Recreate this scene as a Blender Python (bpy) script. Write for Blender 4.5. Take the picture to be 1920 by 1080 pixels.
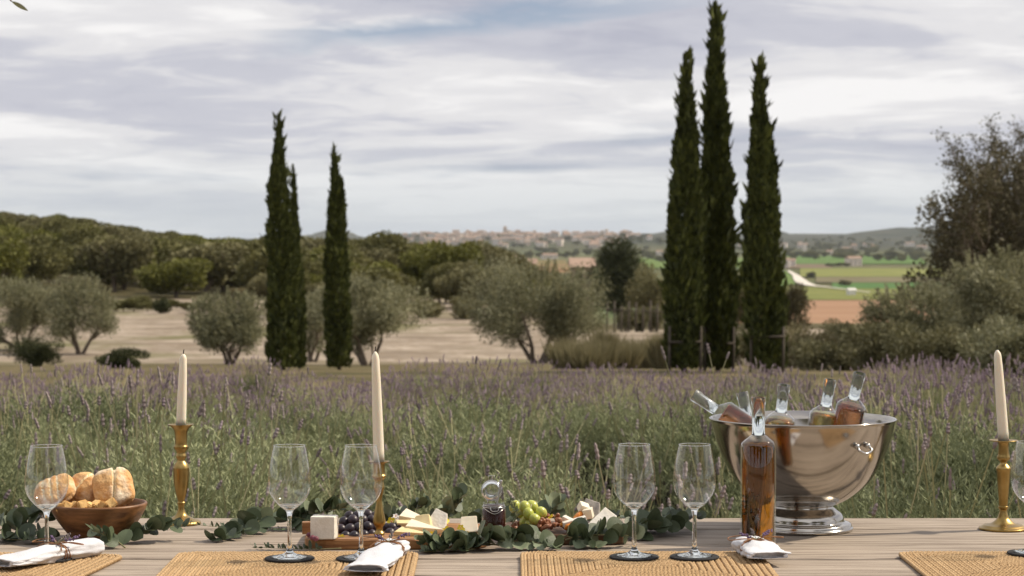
import bpy, bmesh, math, random
import numpy as np
from math import sin, cos, pi, sqrt, atan, atan2, radians, tan, floor
from mathutils import Vector, Matrix, noise, Quaternion

# ------------------------------------------------------------------ scene, camera, sky, sun, exposure
scene = bpy.context.scene
C = scene.collection
for o in list(bpy.data.objects):
    bpy.data.objects.remove(o)

F = 4200.0            # focal length in photo pixels (photo is 1920 wide)
F0 = 3200.0           # depths below are written for this focal length ...
KF = F / F0           # ... and stretched by this factor
HOR = 445.0           # horizon row
EYE = 1.36            # eye height
T = 0.757             # table top height
PITCH = atan((540 - HOR) / F)

cam_d = bpy.data.cameras.new('camera')
cam = bpy.data.objects.new('camera', cam_d)
C.objects.link(cam)
cam.location = (0, 0, EYE)
cam.rotation_euler = (pi / 2 - PITCH, 0, 0)
cam_d.sensor_width = 36
cam_d.lens = F / 1920 * 36
cam_d.clip_start = 0.05
cam_d.clip_end = 60000
cam_d.dof.use_dof = True
cam_d.dof.focus_distance = 3.45 * KF
cam_d.dof.aperture_fstop = 11.5
scene.camera = cam
scene.render.resolution_x = 1024
scene.render.resolution_y = 576
scene.render.engine = 'CYCLES'
scene.cycles.max_bounces = 14
scene.cycles.diffuse_bounces = 3
scene.cycles.glossy_bounces = 5
scene.cycles.transmission_bounces = 12
scene.cycles.transparent_max_bounces = 16
scene.cycles.volume_bounces = 1
scene.cycles.caustics_reflective = False
scene.cycles.caustics_refractive = False

SUN_EL = radians(46)
SUN_AZ = radians(74)      # clockwise from +Y (the viewing direction): right and a little behind the table
world = bpy.data.worlds.new('World')
scene.world = world
world.use_nodes = True


def build_sky():
    nt = world.node_tree
    N, L = nt.nodes, nt.links
    N.clear()
    out = N.new('ShaderNodeOutputWorld')
    bg = N.new('ShaderNodeBackground')
    bg.inputs['Strength'].default_value = 0.1
    L.new(bg.outputs[0], out.inputs[0])
    sky = N.new('ShaderNodeTexSky')
    sky.sky_type = 'NISHITA'
    sky.sun_disc = False
    sky.sun_elevation = SUN_EL
    sky.sun_rotation = SUN_AZ
    sky.air_density = 1.2
    sky.dust_density = 2.0
    tc = N.new('ShaderNodeTexCoord')
    sep = N.new('ShaderNodeSeparateXYZ')
    L.new(tc.outputs['Generated'], sep.inputs[0])

    def math_(op, a, b=None, c=None):
        n = N.new('ShaderNodeMath')
        n.operation = op
        for i, v in enumerate((a, b, c)):
            if v is None:
                continue
            if isinstance(v, (int, float)):
                n.inputs[i].default_value = v
            else:
                L.new(v, n.inputs[i])
        return n.outputs[0]
    X, Y, Z = sep.outputs
    zc = math_('ADD', math_('MAXIMUM', Z, 0.0), 0.11)
    u = math_('DIVIDE', X, zc)
    v = math_('DIVIDE', Y, zc)
    cmb = N.new('ShaderNodeCombineXYZ')
    L.new(u, cmb.inputs[0])
    L.new(v, cmb.inputs[1])

    def nz(scale, stretch, loc, detail=6, rough=.52, dist=.25):
        mp = N.new('ShaderNodeMapping')
        mp.inputs['Scale'].default_value = stretch
        mp.inputs['Location'].default_value = loc
        L.new(cmb.outputs[0], mp.inputs['Vector'])
        t = N.new('ShaderNodeTexNoise')
        t.inputs['Scale'].default_value = scale
        t.inputs['Detail'].default_value = detail
        t.inputs['Roughness'].default_value = rough
        t.inputs['Distortion'].default_value = dist
        L.new(mp.outputs[0], t.inputs['Vector'])
        return t.outputs['Fac']

    def ramp(fac, stops, interp='EASE'):
        r = N.new('ShaderNodeValToRGB')
        r.color_ramp.interpolation = interp
        e = r.color_ramp.elements
        while len(e) < len(stops):
            e.new(0.5)
        for el, (p, c) in zip(e, stops):
            el.position = p
            el.color = (*c, 1) if len(c) == 3 else c
        L.new(fac, r.inputs[0])
        return r.outputs[0]
    big = nz(1.05, (0.75, 0.85, 1), SKY_OFF1, 5, .5, .5)
    fine = nz(3.6, (0.8, 0.85, 1), (7.7, 1.3, 0), 10, .62, .6)
    br = math_('ADD', math_('MULTIPLY', big, 0.72), math_('MULTIPLY', fine, 0.28))
    cloud = ramp(br, [(0.35, (4.8, 4.9, 5.75)), (0.44, (5.9, 5.95, 6.6)),
                      (0.52, (7.9, 7.8, 7.95)), (0.60, (9.5, 9.35, 9.3))])
    # blue gaps: general thin cover, plus one long streak
    gapn = nz(0.9, (0.7, 1.0, 1), (31.2, 14.5, 0), 6, .55, .5)
    gap = ramp(gapn, [(0.60, (0, 0, 0)), (0.75, (1, 1, 1))])
    w = math_('MULTIPLY', math_('SUBTRACT', fine, 0.5), 0.024)
    line = math_('ADD', math_('MULTIPLY', math_('ADD', X, 0.081), 0.125), 0.0885)
    dz = math_('ABSOLUTE', math_('ADD', math_('SUBTRACT', Z, line), w))
    band = math_('SUBTRACT', 1.0, math_('DIVIDE', dz, 0.0078))
    xl = math_('MULTIPLY', math_('ADD', X, 0.118), 18.0)
    xr = math_('MULTIPLY', math_('SUBTRACT', 0.10, X), 12.0)
    band = math_('MINIMUM', math_('MINIMUM', band, xl), xr)
    band = math_('MULTIPLY', math_('MAXIMUM', math_('MINIMUM', band, 1.0), 0.0), math_('GREATER_THAN', Y, 0.0))
    allgap = math_('MINIMUM', math_('ADD', math_('MULTIPLY', gap, 0.55), math_('MULTIPLY', band, 0.85)), 1.0)
    # pale blue thin cloud close to the horizon
    hz = ramp(Z, [(0.0, (0.75, 0.75, 0.75)), (0.055, (0, 0, 0))], 'EASE')
    hcol = N.new('ShaderNodeMix')
    hcol.data_type = 'RGBA'
    L.new(hz, hcol.inputs['Factor'])
    L.new(cloud, hcol.inputs[6])
    hcol.inputs[7].default_value = (6.3, 6.7, 7.0, 1)
    skyb = N.new('ShaderNodeMix')
    skyb.data_type = 'RGBA'
    skyb.blend_type = 'MIX'
    skyb.inputs['Factor'].default_value = 0.7
    L.new(sky.outputs[0], skyb.inputs[6])
    skyb.inputs[7].default_value = (3.0, 4.0, 5.9, 1)
    mx = N.new('ShaderNodeMix')
    mx.data_type = 'RGBA'
    L.new(allgap, mx.inputs['Factor'])
    L.new(hcol.outputs[2], mx.inputs[6])
    L.new(skyb.outputs[2], mx.inputs[7])
    L.new(mx.outputs[2], bg.inputs['Color'])


SKY_OFF1 = (3.1, 5.4, 0)
build_sky()

sd = bpy.data.lights.new('sun', 'SUN')
sd.energy = 4.7
sd.angle = radians(2.2)
sd.color = (1.0, 0.88, 0.70)
sun = bpy.data.objects.new('sun', sd)
C.objects.link(sun)
sun_dir = Vector((sin(SUN_AZ) * cos(SUN_EL), cos(SUN_AZ) * cos(SUN_EL), sin(SUN_EL)))
sun.rotation_euler = sun_dir.to_track_quat('Z', 'Y').to_euler()
sun.location = (20, 10, 30)

scene.view_settings.view_transform = 'Standard'
scene.view_settings.look = 'None'
scene.view_settings.gamma = 1
scene.view_settings.exposure = 0.0
scene.view_settings.use_curve_mapping = False

# ------------------------------------------------------------------ helpers
rnd = random.Random(7)
R = radians


def ray(px, py):
    return Vector((px - 960, F * cos(PITCH) - (py - 540) * sin(PITCH), -F * sin(PITCH) - (py - 540) * cos(PITCH)))


def pt(px, py, D):
    d = ray(px, py)
    return Vector((0, 0, EYE)) + d * (D * KF / d.y)


def onz(px, py, z):
    d = ray(px, py)
    return Vector((0, 0, EYE)) + d * ((z - EYE) / d.z)


def ont(px, py, dz=0.0):
    return onz(px, py, T + dz)


def tag(o, label=None, cat=None, group=None, kind=None):
    if label: o['label'] = label
    if cat: o['category'] = cat
    if group: o['group'] = group
    if kind: o['kind'] = kind
    return o


def empty(name, loc=(0, 0, 0), rz=0.0, label=None, cat=None, group=None):
    o = bpy.data.objects.new(name, None)
    o.empty_display_size = 0.05
    o.location = loc
    o.rotation_euler = (0, 0, rz)
    C.objects.link(o)
    return tag(o, label, cat, group)


def link(name, me, mat=None, parent=None, loc=None, mtx=None):
    if mat is not None and len(me.materials) == 0:
        me.materials.append(mat)
    o = bpy.data.objects.new(name, me)
    C.objects.link(o)
    if parent is not None:
        o.parent = parent
    if mtx is not None:
        o.matrix_basis = mtx
    elif loc is not None:
        o.location = loc
    return o


def copy_tree(o, parent=None):
    c = o.copy()
    C.objects.link(c)
    c.parent = parent
    for ch in o.children:
        copy_tree(ch, c)
    return c


class MB:
    def __init__(s):
        s.v = []
        s.f = []

    def mesh(s, name, smooth=True):
        me = bpy.data.meshes.new(name)
        me.from_pydata([tuple(p) for p in s.v], [], s.f)
        if smooth:
            me.polygons.foreach_set('use_smooth', [True] * len(me.polygons))
        me.update()
        return me

    def build(s, name, mat, parent=None, smooth=True, loc=None, mtx=None):
        return link(name, s.mesh(name, smooth), mat, parent, loc, mtx)

    def box(s, x0, x1, y0, y1, z0, z1):
        b = len(s.v)
        s.v += [Vector(p) for p in ((x0, y0, z0), (x1, y0, z0), (x1, y1, z0), (x0, y1, z0),
                                    (x0, y0, z1), (x1, y0, z1), (x1, y1, z1), (x0, y1, z1))]
        s.f += [tuple(b + i for i in q) for q in ((3, 2, 1, 0), (4, 5, 6, 7), (0, 1, 5, 4), (1, 2, 6, 5), (2, 3, 7, 6), (3, 0, 4, 7))]
        return s

    def lathe(s, prof, seg=32, close=False, mtx=None):
        b = len(s.v)
        n = len(prof)
        for (r, z) in prof:
            for i in range(seg):
                a = 2 * pi * i / seg
                p = Vector((r * cos(a), r * sin(a), z))
                s.v.append(mtx @ p if mtx else p)
        for j in range(n - 1 if not close else n):
            j2 = (j + 1) % n
            for i in range(seg):
                i2 = (i + 1) % seg
                s.f.append((b + j * seg + i, b + j * seg + i2, b + j2 * seg + i2, b + j2 * seg + i))
        return s

    def tube(s, pts, rad, sides=6, caps=True):
        pts = [Vector(p) for p in pts]
        if isinstance(rad, (int, float)):
            rad = [rad] * len(pts)
        b = len(s.v)
        n = len(pts)
        ref = None
        for i, p in enumerate(pts):
            t = (pts[min(i + 1, n - 1)] - pts[max(i - 1, 0)])
            if t.length < 1e-9: t = Vector((0, 0, 1))
            t.normalize()
            if ref is None:
                ref = Vector((1, 0, 0)) if abs(t.x) < 0.8 else Vector((0, 1, 0))
            a = (ref - t * ref.dot(t))
            if a.length < 1e-6: a = t.orthogonal()
            a.normalize()
            ref = a
            c = t.cross(a)
            for k in range(sides):
                an = 2 * pi * k / sides
                s.v.append(p + (a * cos(an) + c * sin(an)) * rad[i])
        for i in range(n - 1):
            for k in range(sides):
                k2 = (k + 1) % sides
                s.f.append((b + i * sides + k, b + i * sides + k2, b + (i + 1) * sides + k2, b + (i + 1) * sides + k))
        if caps:
            s.f.append(tuple(b + k for k in reversed(range(sides))))
            s.f.append(tuple(b + (n - 1) * sides + k for k in range(sides)))
        return s

    def sphere(s, c, r, seg=12, rings=8):
        if isinstance(r, (int, float)): r = (r, r, r)
        c = Vector(c)
        b = len(s.v)
        for j in range(1, rings):
            th = pi * j / rings
            for i in range(seg):
                a = 2 * pi * i / seg
                s.v.append(c + Vector((r[0] * sin(th) * cos(a), r[1] * sin(th) * sin(a), r[2] * cos(th))))
        top = len(s.v); s.v.append(c + Vector((0, 0, r[2])))
        bot = len(s.v); s.v.append(c - Vector((0, 0, r[2])))
        for i in range(seg):
            i2 = (i + 1) % seg
            s.f.append((top, b + i, b + i2))
            for j in range(rings - 2):
                s.f.append((b + j * seg + i, b + (j + 1) * seg + i, b + (j + 1) * seg + i2, b + j * seg + i2))
            s.f.append((b + (rings - 2) * seg + i, bot, b + (rings - 2) * seg + i2))
        return s


def catmull(pts, n):
    pts = [Vector(p) for p in pts]
    P = [pts[0] * 2 - pts[1]] + pts + [pts[-1] * 2 - pts[-2]]
    out = []
    m = len(pts) - 1
    for k in range(n + 1):
        t = k / n * m
        i = min(int(t), m - 1)
        t -= i
        a, b, c, d = P[i:i + 4]
        out.append(0.5 * ((2 * b) + (c - a) * t + (2 * a - 5 * b + 4 * c - d) * t * t + (3 * b - a - 3 * c + d) * t ** 3))
    return out


def np_mesh(name, V, Q):
    me = bpy.data.meshes.new(name)
    V = np.asarray(V, dtype=np.float32)
    Q = np.asarray(Q, dtype=np.int32)
    k = Q.shape[1]
    me.vertices.add(len(V))
    me.vertices.foreach_set('co', V.ravel())
    me.loops.add(Q.size)
    me.loops.foreach_set('vertex_index', Q.ravel())
    me.polygons.add(len(Q))
    me.polygons.foreach_set('loop_start', np.arange(0, Q.size, k, dtype=np.int32))
    me.polygons.foreach_set('loop_total', np.full(len(Q), k, dtype=np.int32))
    me.update(calc_edges=True)
    me.validate()
    return me


def unit(a):
    return a / np.maximum(np.linalg.norm(a, axis=1, keepdims=True), 1e-9)


def leaf_cards(P, U, W, bend=0.15):
    """kite shaped leaves: P base points, U leaf vectors, W half-width vectors; folded along the midrib"""
    n = len(P)
    nrm = unit(np.cross(U, W)) * np.linalg.norm(W, axis=1, keepdims=True) * bend * 3
    V = np.empty((n, 4, 3))
    V[:, 0] = P
    V[:, 1] = P + U * 0.45 + W + nrm
    V[:, 2] = P + U
    V[:, 3] = P + U * 0.45 - W + nrm
    idx = np.arange(n)[:, None] * 4
    Q = idx + np.array([[0, 1, 2, 3]])
    return V.reshape(-1, 3), Q


def join_np(parts):
    Vs, Qs, off = [], [], 0
    for V, Q in parts:
        Vs.append(V)
        Qs.append(Q + off)
        off += len(V)
    return np.concatenate(Vs), np.concatenate(Qs)


# ------------------------------------------------------------------ materials
MATS = {}


def M(name, a, b=None, scale=20, stretch=(1, 1, 1), detail=6, lo=.35, hi=.65, rough=.6, metal=0.0, bump=0.0,
      bscale=None, spec=.4, island=0.0, objrand=0.0, transl=0.0, coords='Object', c=None, cscale=5, clo=.5, chi=.7, sss=0.0, rough2=None):
    m = bpy.data.materials.new(name)
    m.use_nodes = True
    nt = m.node_tree
    N, L = nt.nodes, nt.links
    bs = N['Principled BSDF']
    bs.inputs['Roughness'].default_value = rough
    bs.inputs['Metallic'].default_value = metal
    bs.inputs['Specular IOR Level'].default_value = spec
    if sss:
        bs.inputs['Subsurface Weight'].default_value = sss
        bs.inputs['Subsurface Radius'].default_value = (1, .6, .35)
        bs.inputs['Subsurface Scale'].default_value = 0.006
    b = b or a
    tc = N.new('ShaderNodeTexCoord')
    mp = N.new('ShaderNodeMapping')
    mp.inputs['Scale'].default_value = stretch
    L.new(tc.outputs[coords], mp.inputs['Vector'])
    vec = mp.outputs[0]
    info = None
    if objrand:
        info = N.new('ShaderNodeObjectInfo')
        ad = N.new('ShaderNodeVectorMath')
        ad.operation = 'MULTIPLY_ADD'
        cm = N.new('ShaderNodeCombineXYZ')
        for i in range(3): L.new(info.outputs['Random'], cm.inputs[i])
        L.new(cm.outputs[0], ad.inputs[0])
        ad.inputs[1].default_value = (37.1, 53.3, 71.7)
        L.new(vec, ad.inputs[2])
        vec = ad.outputs[0]
    t = N.new('ShaderNodeTexNoise')
    t.inputs['Scale'].default_value = scale
    t.inputs['Detail'].default_value = detail
    t.inputs['Roughness'].default_value = .6
    L.new(vec, t.inputs['Vector'])
    mr = N.new('ShaderNodeMapRange')
    mr.inputs['From Min'].default_value = lo
    mr.inputs['From Max'].default_value = hi
    L.new(t.outputs['Fac'], mr.inputs['Value'])
    fac = mr.outputs[0]

    def mixf(f1, f2, w):
        x = N.new('ShaderNodeMix')
        x.data_type = 'FLOAT'
        x.inputs[0].default_value = w
        L.new(f1, x.inputs[2])
        L.new(f2, x.inputs[3])
        return x.outputs[0]
    if island:
        g = N.new('ShaderNodeNewGeometry')
        fac = mixf(fac, g.outputs['Random Per Island'], island)
    if objrand:
        fac = mixf(fac, info.outputs['Random'], objrand)
    mx = N.new('ShaderNodeMix')
    mx.data_type = 'RGBA'
    L.new(fac, mx.inputs[0])
    mx.inputs[6].default_value = (*a, 1)
    mx.inputs[7].default_value = (*b, 1)
    col = mx.outputs[2]
    if c is not None:
        t2 = N.new('ShaderNodeTexNoise')
        t2.inputs['Scale'].default_value = cscale
        t2.inputs['Detail'].default_value = 5
        L.new(vec, t2.inputs['Vector'])
        m2 = N.new('ShaderNodeMapRange')
        m2.inputs['From Min'].default_value = clo
        m2.inputs['From Max'].default_value = chi
        L.new(t2.outputs['Fac'], m2.inputs['Value'])
        x2 = N.new('ShaderNodeMix')
        x2.data_type = 'RGBA'
        L.new(m2.outputs[0], x2.inputs[0])
        L.new(col, x2.inputs[6])
        x2.inputs[7].default_value = (*c, 1)
        col = x2.outputs[2]
    L.new(col, bs.inputs['Base Color'])
    if rough2 is not None:
        rr = N.new('ShaderNodeMapRange')
        rr.inputs['To Min'].default_value = rough
        rr.inputs['To Max'].default_value = rough2
        L.new(t.outputs['Fac'], rr.inputs['Value'])
        L.new(rr.outputs[0], bs.inputs['Roughness'])
    if bump:
        bt = t
        if bscale:
            bt = N.new('ShaderNodeTexNoise')
            bt.inputs['Scale'].default_value = bscale
            bt.inputs['Detail'].default_value = 6
            L.new(vec, bt.inputs['Vector'])
        bp = N.new('ShaderNodeBump')
        bp.inputs['Strength'].default_value = min(1, bump)
        bp.inputs['Distance'].default_value = 0.002 if bump <= 1 else 0.002 * bump
        L.new(bt.outputs['Fac'], bp.inputs['Height'])
        L.new(bp.outputs[0], bs.inputs['Normal'])
    if transl:
        tr = N.new('ShaderNodeBsdfTranslucent')
        L.new(col, tr.inputs['Color'])
        sh = N.new('ShaderNodeMixShader')
        sh.inputs[0].default_value = transl
        L.new(bs.outputs[0], sh.inputs[1])
        L.new(tr.outputs[0], sh.inputs[2])
        L.new(sh.outputs[0], N['Material Output'].inputs[0])
    MATS[name] = m
    return m


def glass_mat(name, col=(1, 1, 1), ior=1.5, rough=0.0):
    m = bpy.data.materials.new(name)
    m.use_nodes = True
    N, L = m.node_tree.nodes, m.node_tree.links
    N.remove(N['Principled BSDF'])
    g = N.new('ShaderNodeBsdfGlass')
    g.inputs['Color'].default_value = (*col, 1)
    g.inputs['IOR'].default_value = ior
    g.inputs['Roughness'].default_value = rough
    L.new(g.outputs[0], N['Material Output'].inputs[0])
    return m


def thin_glass(name, ior=1.5, gain=1.9, tint=(.97, .985, .98), edge=.7, power=3.2):
    """thin wall: clear with a fresnel reflection on both faces"""
    m = bpy.data.materials.new(name)
    m.use_nodes = True
    N, L = m.node_tree.nodes, m.node_tree.links
    N.remove(N['Principled BSDF'])
    tr = N.new('ShaderNodeBsdfTransparent')
    tr.inputs[0].default_value = (*tint, 1)
    gl = N.new('ShaderNodeBsdfGlossy')
    gl.inputs['Roughness'].default_value = 0.015
    gl.inputs['Color'].default_value = (1, 1, 1, 1)
    lw = N.new('ShaderNodeLayerWeight')      # Schlick reflectance, the same on both faces of the wall
    lw.inputs['Blend'].default_value = .5
    pw = N.new('ShaderNodeMath')
    pw.operation = 'POWER'
    pw.inputs[1].default_value = power
    L.new(lw.outputs['Facing'], pw.inputs[0])
    mu = N.new('ShaderNodeMath')
    mu.operation = 'MULTIPLY_ADD'
    mu.use_clamp = True
    mu.inputs[1].default_value = edge
    mu.inputs[2].default_value = .04 * gain
    L.new(pw.outputs[0], mu.inputs[0])
    sh = N.new('ShaderNodeMixShader')
    L.new(mu.outputs[0], sh.inputs[0])
    L.new(tr.outputs[0], sh.inputs[1])
    L.new(gl.outputs[0], sh.inputs[2])
    L.new(sh.outputs[0], N['Material Output'].inputs[0])
    return m


m_plank = M('weathered wood', (.115, .085, .062), (.45, .375, .305), scale=7, stretch=(.6, 22, 22), detail=10, lo=.34, hi=.60,
            rough=.75, bump=.7, objrand=.22, c=(.10, .072, .052), cscale=9, clo=.56, chi=.72)
m_jute = M('braided jute', (.31, .190, .095), (.64, .455, .260), scale=260, lo=.3, hi=.7, rough=.85, bump=.9, island=.45, spec=.2, coords='Object')
m_coaster = M('charcoal felt', (.018, .018, .02), (.032, .032, .034), scale=300, rough=.9, bump=.4)
m_brass = M('aged brass', (.30, .20, .065), (.43, .305, .12), scale=26, rough=.24, rough2=.46, metal=1.0, bump=.08, bscale=60, c=(.26, .15, .04), cscale=14, clo=.56, chi=.75)
m_wax = M('ivory wax', (.80, .74, .60), (.84, .79, .67), scale=9, rough=.45, sss=.4)
m_wick = M('charred wick', (.02, .015, .012), rough=.9)
m_bowlwood = M('acacia wood', (.060, .022, .008), (.29, .135, .050), scale=6, stretch=(2, 6, 14), detail=7, lo=.3, hi=.68, rough=.42, bump=.15)
m_crust = M('bread crust', (.50, .20, .05), (.76, .47, .21), scale=34, detail=9, lo=.34, hi=.58, rough=.75, bump=2.5, bscale=90, c=(.87, .74, .56), cscale=26, clo=.48, chi=.68, objrand=.15)
m_split = M('torn bread split', (.80, .62, .36), (.88, .78, .58), scale=70, rough=.9, bump=2.0, bscale=160)
m_crumb = M('bread crumb', (.80, .55, .24), (.72, .42, .15), scale=60, rough=.85, bump=1.0, bscale=120, objrand=.3)
m_steel = M('polished steel', (.42, .39, .355), (.50, .47, .43), scale=3, rough=.10, rough2=.19, metal=1.0)
m_steel_dark = M('steel fittings', (.45, .44, .42), (.6, .59, .57), scale=20, rough=.18, metal=1.0)
m_glass = glass_mat('clear glass', (.985, .995, .99), 1.48)
m_thin = thin_glass('wine glass', 1.5, 2.0, edge=.9, power=3.4)
m_neck = glass_mat('bottle neck glass', (.97, .985, .98), 1.18)
m_thinb = thin_glass('bottle wall', 1.5, 1.7, edge=.8, power=3.0)
m_amber = glass_mat('amber liqueur', (.68, .40, .075), 1.34)
m_rose = glass_mat('rose wine', (.95, .66, .45), 1.34)
m_gold = glass_mat('pale wine', (.94, .86, .56), 1.34)
m_herb = M('steeped herbs', (.02, .016, .008), (.05, .03, .012), scale=40, rough=.8)
m_linen = M('linen', (.58, .59, .64), (.72, .73, .77), scale=12, rough=.9, bump=.5, bscale=500, spec=.15)
m_twine = M('leather cord', (.20, .085, .035), (.34, .17, .08), scale=120, rough=.7, bump=.4)
m_lavflower = M('lavender florets', (.11, .075, .15), (.24, .16, .30), scale=200, rough=.8, island=.6)
m_lavdry = M('dried lavender buds', (.10, .08, .09), (.22, .19, .18), scale=200, rough=.85, island=.6)
m_euc = M('eucalyptus leaf', (.028, .046, .020), (.135, .170, .095), scale=30, rough=.42, objrand=.75, transl=.10, bump=.25, bscale=60)
m_euc_pale = M('eucalyptus silvery leaf', (.15, .19, .11), (.28, .32, .21), scale=30, rough=.5, objrand=.6, transl=.10)
m_eucstem = M('eucalyptus stem', (.22, .22, .11), (.33, .29, .16), scale=40, rough=.7)
m_board = M('serving board wood', (.20, .085, .03), (.42, .22, .09), scale=6, stretch=(1.2, 16, 16), detail=7, rough=.5, bump=.3)
m_board2 = M('dark serving board wood', (.055, .028, .014), (.13, .065, .03), scale=6, stretch=(1.2, 16, 16), detail=7, rough=.5, bump=.3)
m_brie = M('white cheese rind', (.72, .67, .58), (.82, .78, .71), scale=40, rough=.7, bump=.7, bscale=150, c=(.62, .55, .45), cscale=30, clo=.58, chi=.75)
m_cheese = M('pale yellow cheese', (.78, .62, .32), (.84, .71, .44), scale=15, rough=.5, sss=.15, bump=.15)
m_cheese2 = M('cream cheese paste', (.82, .74, .58), (.86, .79, .66), scale=15, rough=.5, sss=.15)
m_rind = M('washed cheese rind', (.38, .26, .16), (.55, .42, .29), scale=60, rough=.8, bump=.6)
m_purple_rind = M('wine soaked rind', (.13, .03, .05), (.24, .07, .10), scale=60, rough=.6)
m_grape_b = M('black grape skin', (.012, .010, .018), (.045, .025, .035), scale=25, rough=.28, rough2=.5, objrand=.4, spec=.5)
m_grape_g = M('green grape skin', (.42, .47, .08), (.55, .57, .15), scale=12, rough=.3, objrand=.4, sss=.5, spec=.5)
m_nut = M('glazed nuts', (.17, .05, .025), (.42, .19, .10), scale=60, rough=.35, objrand=.55, bump=1.0)
m_apricot = M('dried apricot', (.75, .24, .03), (.85, .36, .06), scale=30, rough=.45, sss=.3, bump=.6)
m_yellow = M('yellow petal', (.80, .62, .02), (.85, .74, .08), scale=30, rough=.6, transl=.2)
m_white_petal = M('white petal', (.75, .72, .70), (.82, .8, .78), scale=30, rough=.6, transl=.2)
m_jam = M('dark jam', (.022, .004, .004), (.05, .009, .008), scale=30, rough=.3, spec=.25)
m_marble = M('ash rind cheese', (.22, .20, .19), (.55, .50, .44), scale=50, rough=.7, bump=.5)

# ------------------------------------------------------------------ terrain


def lerp_table(tb, x):
    if x <= tb[0][0]: return tb[0][1]
    for (a, va), (b, vb) in zip(tb, tb[1:]):
        if x <= b:
            t = (x - a) / (b - a)
            return va + (vb - va) * t
    return tb[-1][1]


NEAR = [(0, 0), (4.6, 0), (9, -.10), (15, -.32), (30, -1.0), (45, -2.1), (60, -3.0), (80, -3.1)]
HILL = [(-2500, 4.0), (-700, 3.0), (-300, 2.2), (60, 1.6), (200, -.2), (330, -2.3), (450, -3.2), (700, -3.9), (850, -5.2), (980, -7.0)]


def smooth(a, b, x):
    t = min(1, max(0, (x - a) / (b - a)))
    return t * t * (3 - 2 * t)


def gz(x, y):
    r = sqrt(x * x + y * y)
    th = atan2(x, y)
    if abs(th) < 0.9:
        u = 960 + F * tan(th)
        D = y / KF
    else:
        u = 960 + F * tan(0.9) * (1 if th > 0 else -1)
        D = r * cos(0.9) / KF
    back = smooth(0.8, 1.5, abs(th))
    if D <= 80:
        z = lerp_table(NEAR, D)
    else:
        hill = lerp_table(HILL, u)
        left = lerp_table([(80, -3.1), (122, -3.1), (300, hill), (360, hill), (700, -30)], D)
        right = lerp_table([(80, -3.1), (95, -3.9), (620, -30)], D)
        s = smooth(900, 1120, u)
        z = left * (1 - s) + right * s
    if D > 3000:
        tw = smooth(640, 800, u) * (1 - smooth(1180, 1420, u))
        z += tw * (smooth(3300, 4300, D) * 33)
        z += smooth(1150, 1500, u) * smooth(3000, 6200, D) * 26 * (1 if D < 6500 else 1)
        z += smooth(4300, 9000, D) * 22 * (1 - smooth(640, 1180, u) * (1 - smooth(1180, 1500, u)) * 0.4)
        z += noise.noise(Vector((x / 900, y / 900, 1.7))) * 4 * smooth(4500, 7000, D)
    if D < 60 and D > 4.6:
        z += noise.noise(Vector((x * .25, y * .25, 3))) * 0.05 * smooth(4.6, 12, D)
    elif 60 <= D < 600:
        z += noise.noise(Vector((x * .03, y * .03, 3))) * 0.35 * smooth(85, 160, D)
    return z * (1 - back)


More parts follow.
